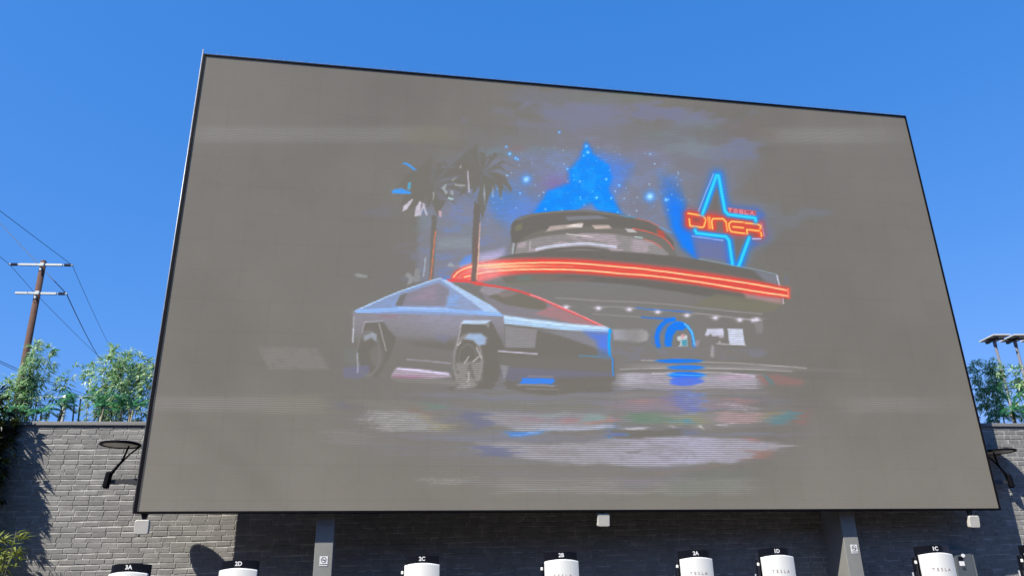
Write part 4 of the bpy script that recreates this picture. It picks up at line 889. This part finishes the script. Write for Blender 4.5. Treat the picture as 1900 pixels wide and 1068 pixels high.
# ---------------------------------------------------------------- solar lights
def solar(px, lb, first=None):
    Y = 34.0
    A, B, D = at(px-27, 634.7, Y+.55), at(px+4, 634.4, Y+.55), at(px, 621.3, Y-.55)
    Cc = B + (D-A); cen = (A+B+D+Cc)/4
    root = thing('solar_light', lb, 'solar light', (cen.x, cen.y, 0), 0, 'solar panels on poles at the right')
    o_ = Vector((cen.x, cen.y, 0)); nrm = (B-A).cross(D-A).normalized()
    if nrm.z < 0: nrm = -nrm
    def slab(z0, z1, k): 
        P = [cen + (v-cen)*k - o_ for v in (A, B, Cc, D)]
        return MB().add([p_+nrm*z0 for p_ in P]+[p_+nrm*z1 for p_ in P], [(3, 2, 1, 0), (4, 5, 6, 7), (0, 1, 5, 4), (1, 2, 6, 5), (2, 3, 7, 6), (3, 0, 4, 7)])
    slab(0, .05, 1).build('panel_frame', M_solar, root)
    slab(.052, .058, .94).build('solar_cells', M_cell, root)
    mid = cen - o_
    ex = (B-A).normalized(); ey = (D-A).normalized()
    MB().tube([mid-ey*.52-ex*.06-nrm*.04, mid+ey*.30-ex*.06-nrm*.05], [.09, .05], 4).build('mount_arm', M_dark, root)
    MB().tube([mid-ex*.40-nrm*.03, mid+ex*.42-nrm*.03], .035, 4).build('cross_bar', M_dark, root)
    MB().tube([(mid.x-.05, mid.y, 0), (mid.x-.05, mid.y, mid.z-.35)], [.085, .06], 10).tube([(mid.x-.05, mid.y, mid.z-.36), (mid.x-.05, mid.y, mid.z-.06)], .075, 10).build('pole', M_silver if False else M_ins, root, True)
    return root
solar(1843.5, 'pole mounted solar panel nearest the screen edge, leftmost of the three')
solar(1881.5, 'middle pole mounted solar panel, rising from the bamboo top at the right')
solar(1920, 'rightmost solar panel, only its left corner inside the picture')

# ---------------------------------------------------------------- plants
def leaf(b, p, d, up, L_, w, rnd):
    d = d.normalized(); s = d.cross(up)
    if s.length < 1e-3: s = d.orthogonal()
    s.normalize(); nn = s.cross(d)
    m1 = p + d*L_*.35
    tip = p + d*L_ - Vector((0, 0, L_*.22))
    n = len(b.v)
    b.v += [tuple(p), tuple(m1 + s*w + nn*w*.4), tuple(tip), tuple(m1 - s*w + nn*w*.4), tuple(m1)]
    b.f += [(n, n+1, n+4), (n+4, n+1, n+2), (n, n+4, n+3), (n+4, n+2, n+3)]

def bamboo(loc, height, label, seed, culms=5, spread=.28, clusters=150, leafL=.15, material=None, cm=None, low=.36, inv=False, name='bamboo_plant', group='bamboo plants behind the wall', girth=.32, lean=(0, 0), r0=.012, leafw=.10):
    rnd = random.Random(seed)
    root = thing(name, label, 'bamboo', loc, 0, group)
    fol = MB()
    for c in range(culms):
        a = rnd.uniform(0, 6.28); r = rnd.uniform(.02, spread*.5)
        b0 = Vector((math.cos(a)*r, math.sin(a)*r, 0)); hh = height*rnd.uniform(.78, 1.0) if c else height
        tipo = Vector((math.cos(a)*spread*rnd.uniform(.3, 1), math.sin(a)*spread*rnd.uniform(.3, 1), 0)) if c else Vector((rnd.uniform(-.06, .06), 0, 0))
        tipo += Vector((lean[0], lean[1], 0))
        pts = []
        for k in range(9):
            t = k/8; pts.append(b0 + tipo*t*t + Vector((0, 0, hh*t)) + Vector((rnd.uniform(-.01, .01), rnd.uniform(-.01, .01), 0)))
        MB().tube(pts, [r0*(1-.8*k/8) for k in range(9)], 6).build('culm', cm or M_culm, root, True)
        for q in range(clusters//culms):
            t = low + (1-low)*rnd.random()**.8
            k = min(7, int(t*8)); fr = t*8-k; p = pts[k].lerp(pts[k+1], fr)
            wid = girth*(1.05-t)**.55 * (1.0 if t > .35 else .7)
            if inv: wid = girth*(.30+.9*math.exp(-((t-.80)/.24)**2))
            a2 = rnd.uniform(0, 6.28); el = rnd.uniform(-.25, .8)
            bd = Vector((math.cos(a2)*math.cos(el), math.sin(a2)*math.cos(el), math.sin(el)))
            bl = wid*rnd.uniform(.25, 1)
            e = p + bd*bl + Vector((0, 0, -bl*bl*.25))
            if rnd.random() < .35:
                fol.tube([p, p.lerp(e, .5)+Vector((0, 0, .015)), e], [.0028, .002, .0015], 3, False)
            nl = rnd.randint(5, 9); az = math.atan2(bd.y, bd.x)
            for j in range(nl):
                da = az + rnd.uniform(-1.25, 1.25); de = rnd.uniform(-.7, .55) + (.5 if t > .9 else 0)
                d = Vector((math.cos(da)*math.cos(de), math.sin(da)*math.cos(de), math.sin(de)))
                leaf(fol, e + Vector((rnd.uniform(-.02, .02), rnd.uniform(-.02, .02), rnd.uniform(-.03, .03))), d, Vector((rnd.uniform(-.4, .4), rnd.uniform(-.4, .4), 1)), leafL*rnd.uniform(.6, 1.15), leafL*leafw, rnd)
    fol.build('foliage', material or M_leafA, root)
    return root

def palm(loc, height, label, seed, fronds=11, flen=.75, stems=2, group='small palms behind the wall'):
    rnd = random.Random(seed)
    root = thing('small_palm', label, 'palm', loc, 0, group)
    for s_ in range(stems):
        hh = height*rnd.uniform(.75, 1)*.80; bx, by = rnd.uniform(-.1, .1), rnd.uniform(-.08, .08)
        top = Vector((bx+rnd.uniform(-.1, .1), by, hh))
        MB().tube([(bx, by, 0), ((bx+top.x)/2, by, hh*.5), top], [.022, .017, .012], 7).build('trunk', M_culmdark, root, True)
        for k in range(fronds//stems+1):
            a = rnd.uniform(0, 6.28); el = rnd.uniform(.25, 1.25); fl = flen*rnd.uniform(.7, 1.05)
            d = Vector((math.cos(a)*math.cos(el), math.sin(a)*math.cos(el), math.sin(el))); p = top.copy(); pts = [p.copy()]
            n = 11
            fb = MB()
            for i in range(n):
                p = p + d*fl/n; d = (d + Vector((0, 0, -.13))).normalized(); pts.append(p.copy())
            fb.tube(pts, [.006*(1-.75*i/n) for i in range(n+1)], 4, False)
            for i in range(2, n+1):
                for h_ in (0, .5):
                    P = pts[i-1].lerp(pts[i], h_); t = (i-1+h_)/n; dd = (pts[i]-pts[i-1]).normalized(); sd = dd.cross(Vector((0, 0, 1))).normalized()
                    ll = fl*.36*math.sin(math.pi*min(1, .18+t*.80))
                    for sg_ in (-1, 1):
                        leaf(fb, P, sd*sg_ + dd*.75 + Vector((0, 0, .12)), Vector((0, 0, 1)), ll, .009, rnd)
            fb.build('frond', M_leafB, root)
    return root

def behind(px, topy, Y, fn, *a, **k):
    t = at(px, topy, Y); base = (t.x, t.y, 3.924)
    return fn(base, t.z-3.924, *a, **k)
B_, P_ = bamboo, palm
behind(56, 655, 14.3, B_, 'narrow pale bamboo standing in front of the utility pole', 11, culms=3, spread=.2, clusters=153, girth=.24)
behind(100, 641, 14.6, B_, 'tall airy bamboo just right of the utility pole, leaning right', 12, culms=4, spread=.42, clusters=208, girth=.36, lean=(.06, 0))
behind(8, 694, 14.2, B_, 'bamboo at the left picture edge, above the dark clump', 13, culms=4, spread=.3, clusters=153)
behind(196, 640, 14.4, B_, 'tall dense bamboo, highest one between the utility pole and the screen', 14, culms=5, spread=.34, clusters=264, girth=.36)
behind(232, 664, 14.9, B_, 'darker bamboo in the gap between the two tallest ones left of the screen', 15, culms=4, spread=.3, clusters=180)
behind(266, 645, 14.3, B_, 'pale bamboo touching the left edge of the screen', 16, culms=5, spread=.34, clusters=264, girth=.36)
behind(30, 712, 13.9, P_, 'bright green palm in front of the foot of the utility pole', 21, fronds=7, flen=0.41)
behind(122, 728, 13.9, P_, 'low palm over the pale post, with drooping fronds', 22, fronds=8, flen=0.38)
behind(152, 705, 14.0, P_, 'thin palm arching left, just left of the tallest bamboo', 23, fronds=6, flen=0.45)
behind(185, 722, 13.8, P_, 'broad leaved palm low on the wall top under the tallest bamboo', 24, fronds=7, flen=0.41)
behind(228, 705, 13.9, P_, 'dark green palm between the bamboo trunks near the screen', 25, fronds=8, flen=0.45)
behind(258, 730, 13.8, P_, 'low palm at the left edge of the screen', 26, fronds=7, flen=0.38)
behind(72, 735, 13.8, P_, 'low dark palm on the wall top at the start of the lit brick', 27, fronds=7, flen=0.34)
behind(1812, 671, 15.9, B_, 'dark green bamboo touching the right edge of the screen', 31, culms=5, spread=.4, clusters=291, girth=.40)
behind(1893, 676, 15.7, B_, 'pale bamboo at the right picture edge, under the middle solar panel', 32, culms=5, spread=.3, clusters=222)
behind(1866, 706, 15.4, P_, 'light green palm between the two bamboos at the right', 33, fronds=9, flen=0.56)
behind(1848, 742, 15.3, P_, 'low dark palm on the wall top beside the right edge of the screen', 34, fronds=7, flen=0.45)
behind(1884, 745, 15.2, P_, 'low palm with yellow green fronds at the right picture edge', 35, fronds=7, flen=0.45)

# dark clump in front of the wall at the left edge
M_leafD = leaf_mat('sunlit_tinted_bamboo_leaf', [(0.10, 0.14, 0.03), (0.22, 0.27, 0.05), (0.42, 0.46, 0.12)], 0.3)  # lit copy of the dark leaf, sunlight put into its colour
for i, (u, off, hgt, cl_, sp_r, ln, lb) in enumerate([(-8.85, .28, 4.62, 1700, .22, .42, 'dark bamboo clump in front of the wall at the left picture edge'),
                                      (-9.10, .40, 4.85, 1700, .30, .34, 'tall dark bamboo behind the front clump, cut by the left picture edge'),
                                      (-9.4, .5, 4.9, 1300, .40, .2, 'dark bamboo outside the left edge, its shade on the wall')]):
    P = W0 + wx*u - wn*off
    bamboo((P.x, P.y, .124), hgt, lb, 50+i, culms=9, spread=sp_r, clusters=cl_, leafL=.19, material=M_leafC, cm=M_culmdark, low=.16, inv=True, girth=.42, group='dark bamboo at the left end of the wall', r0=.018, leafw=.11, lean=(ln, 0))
P = at(40, 1000, 11.9)
bamboo((P.x-.10, P.y, .124), 2.52, 'low sunlit yellow green bamboo sprays in the lower left corner', 63, culms=6, spread=.5, clusters=60, leafL=.23, material=M_leafD, cm=M_culmdark, low=.80, girth=.42, group='dark bamboo at the left end of the wall', leafw=.07)
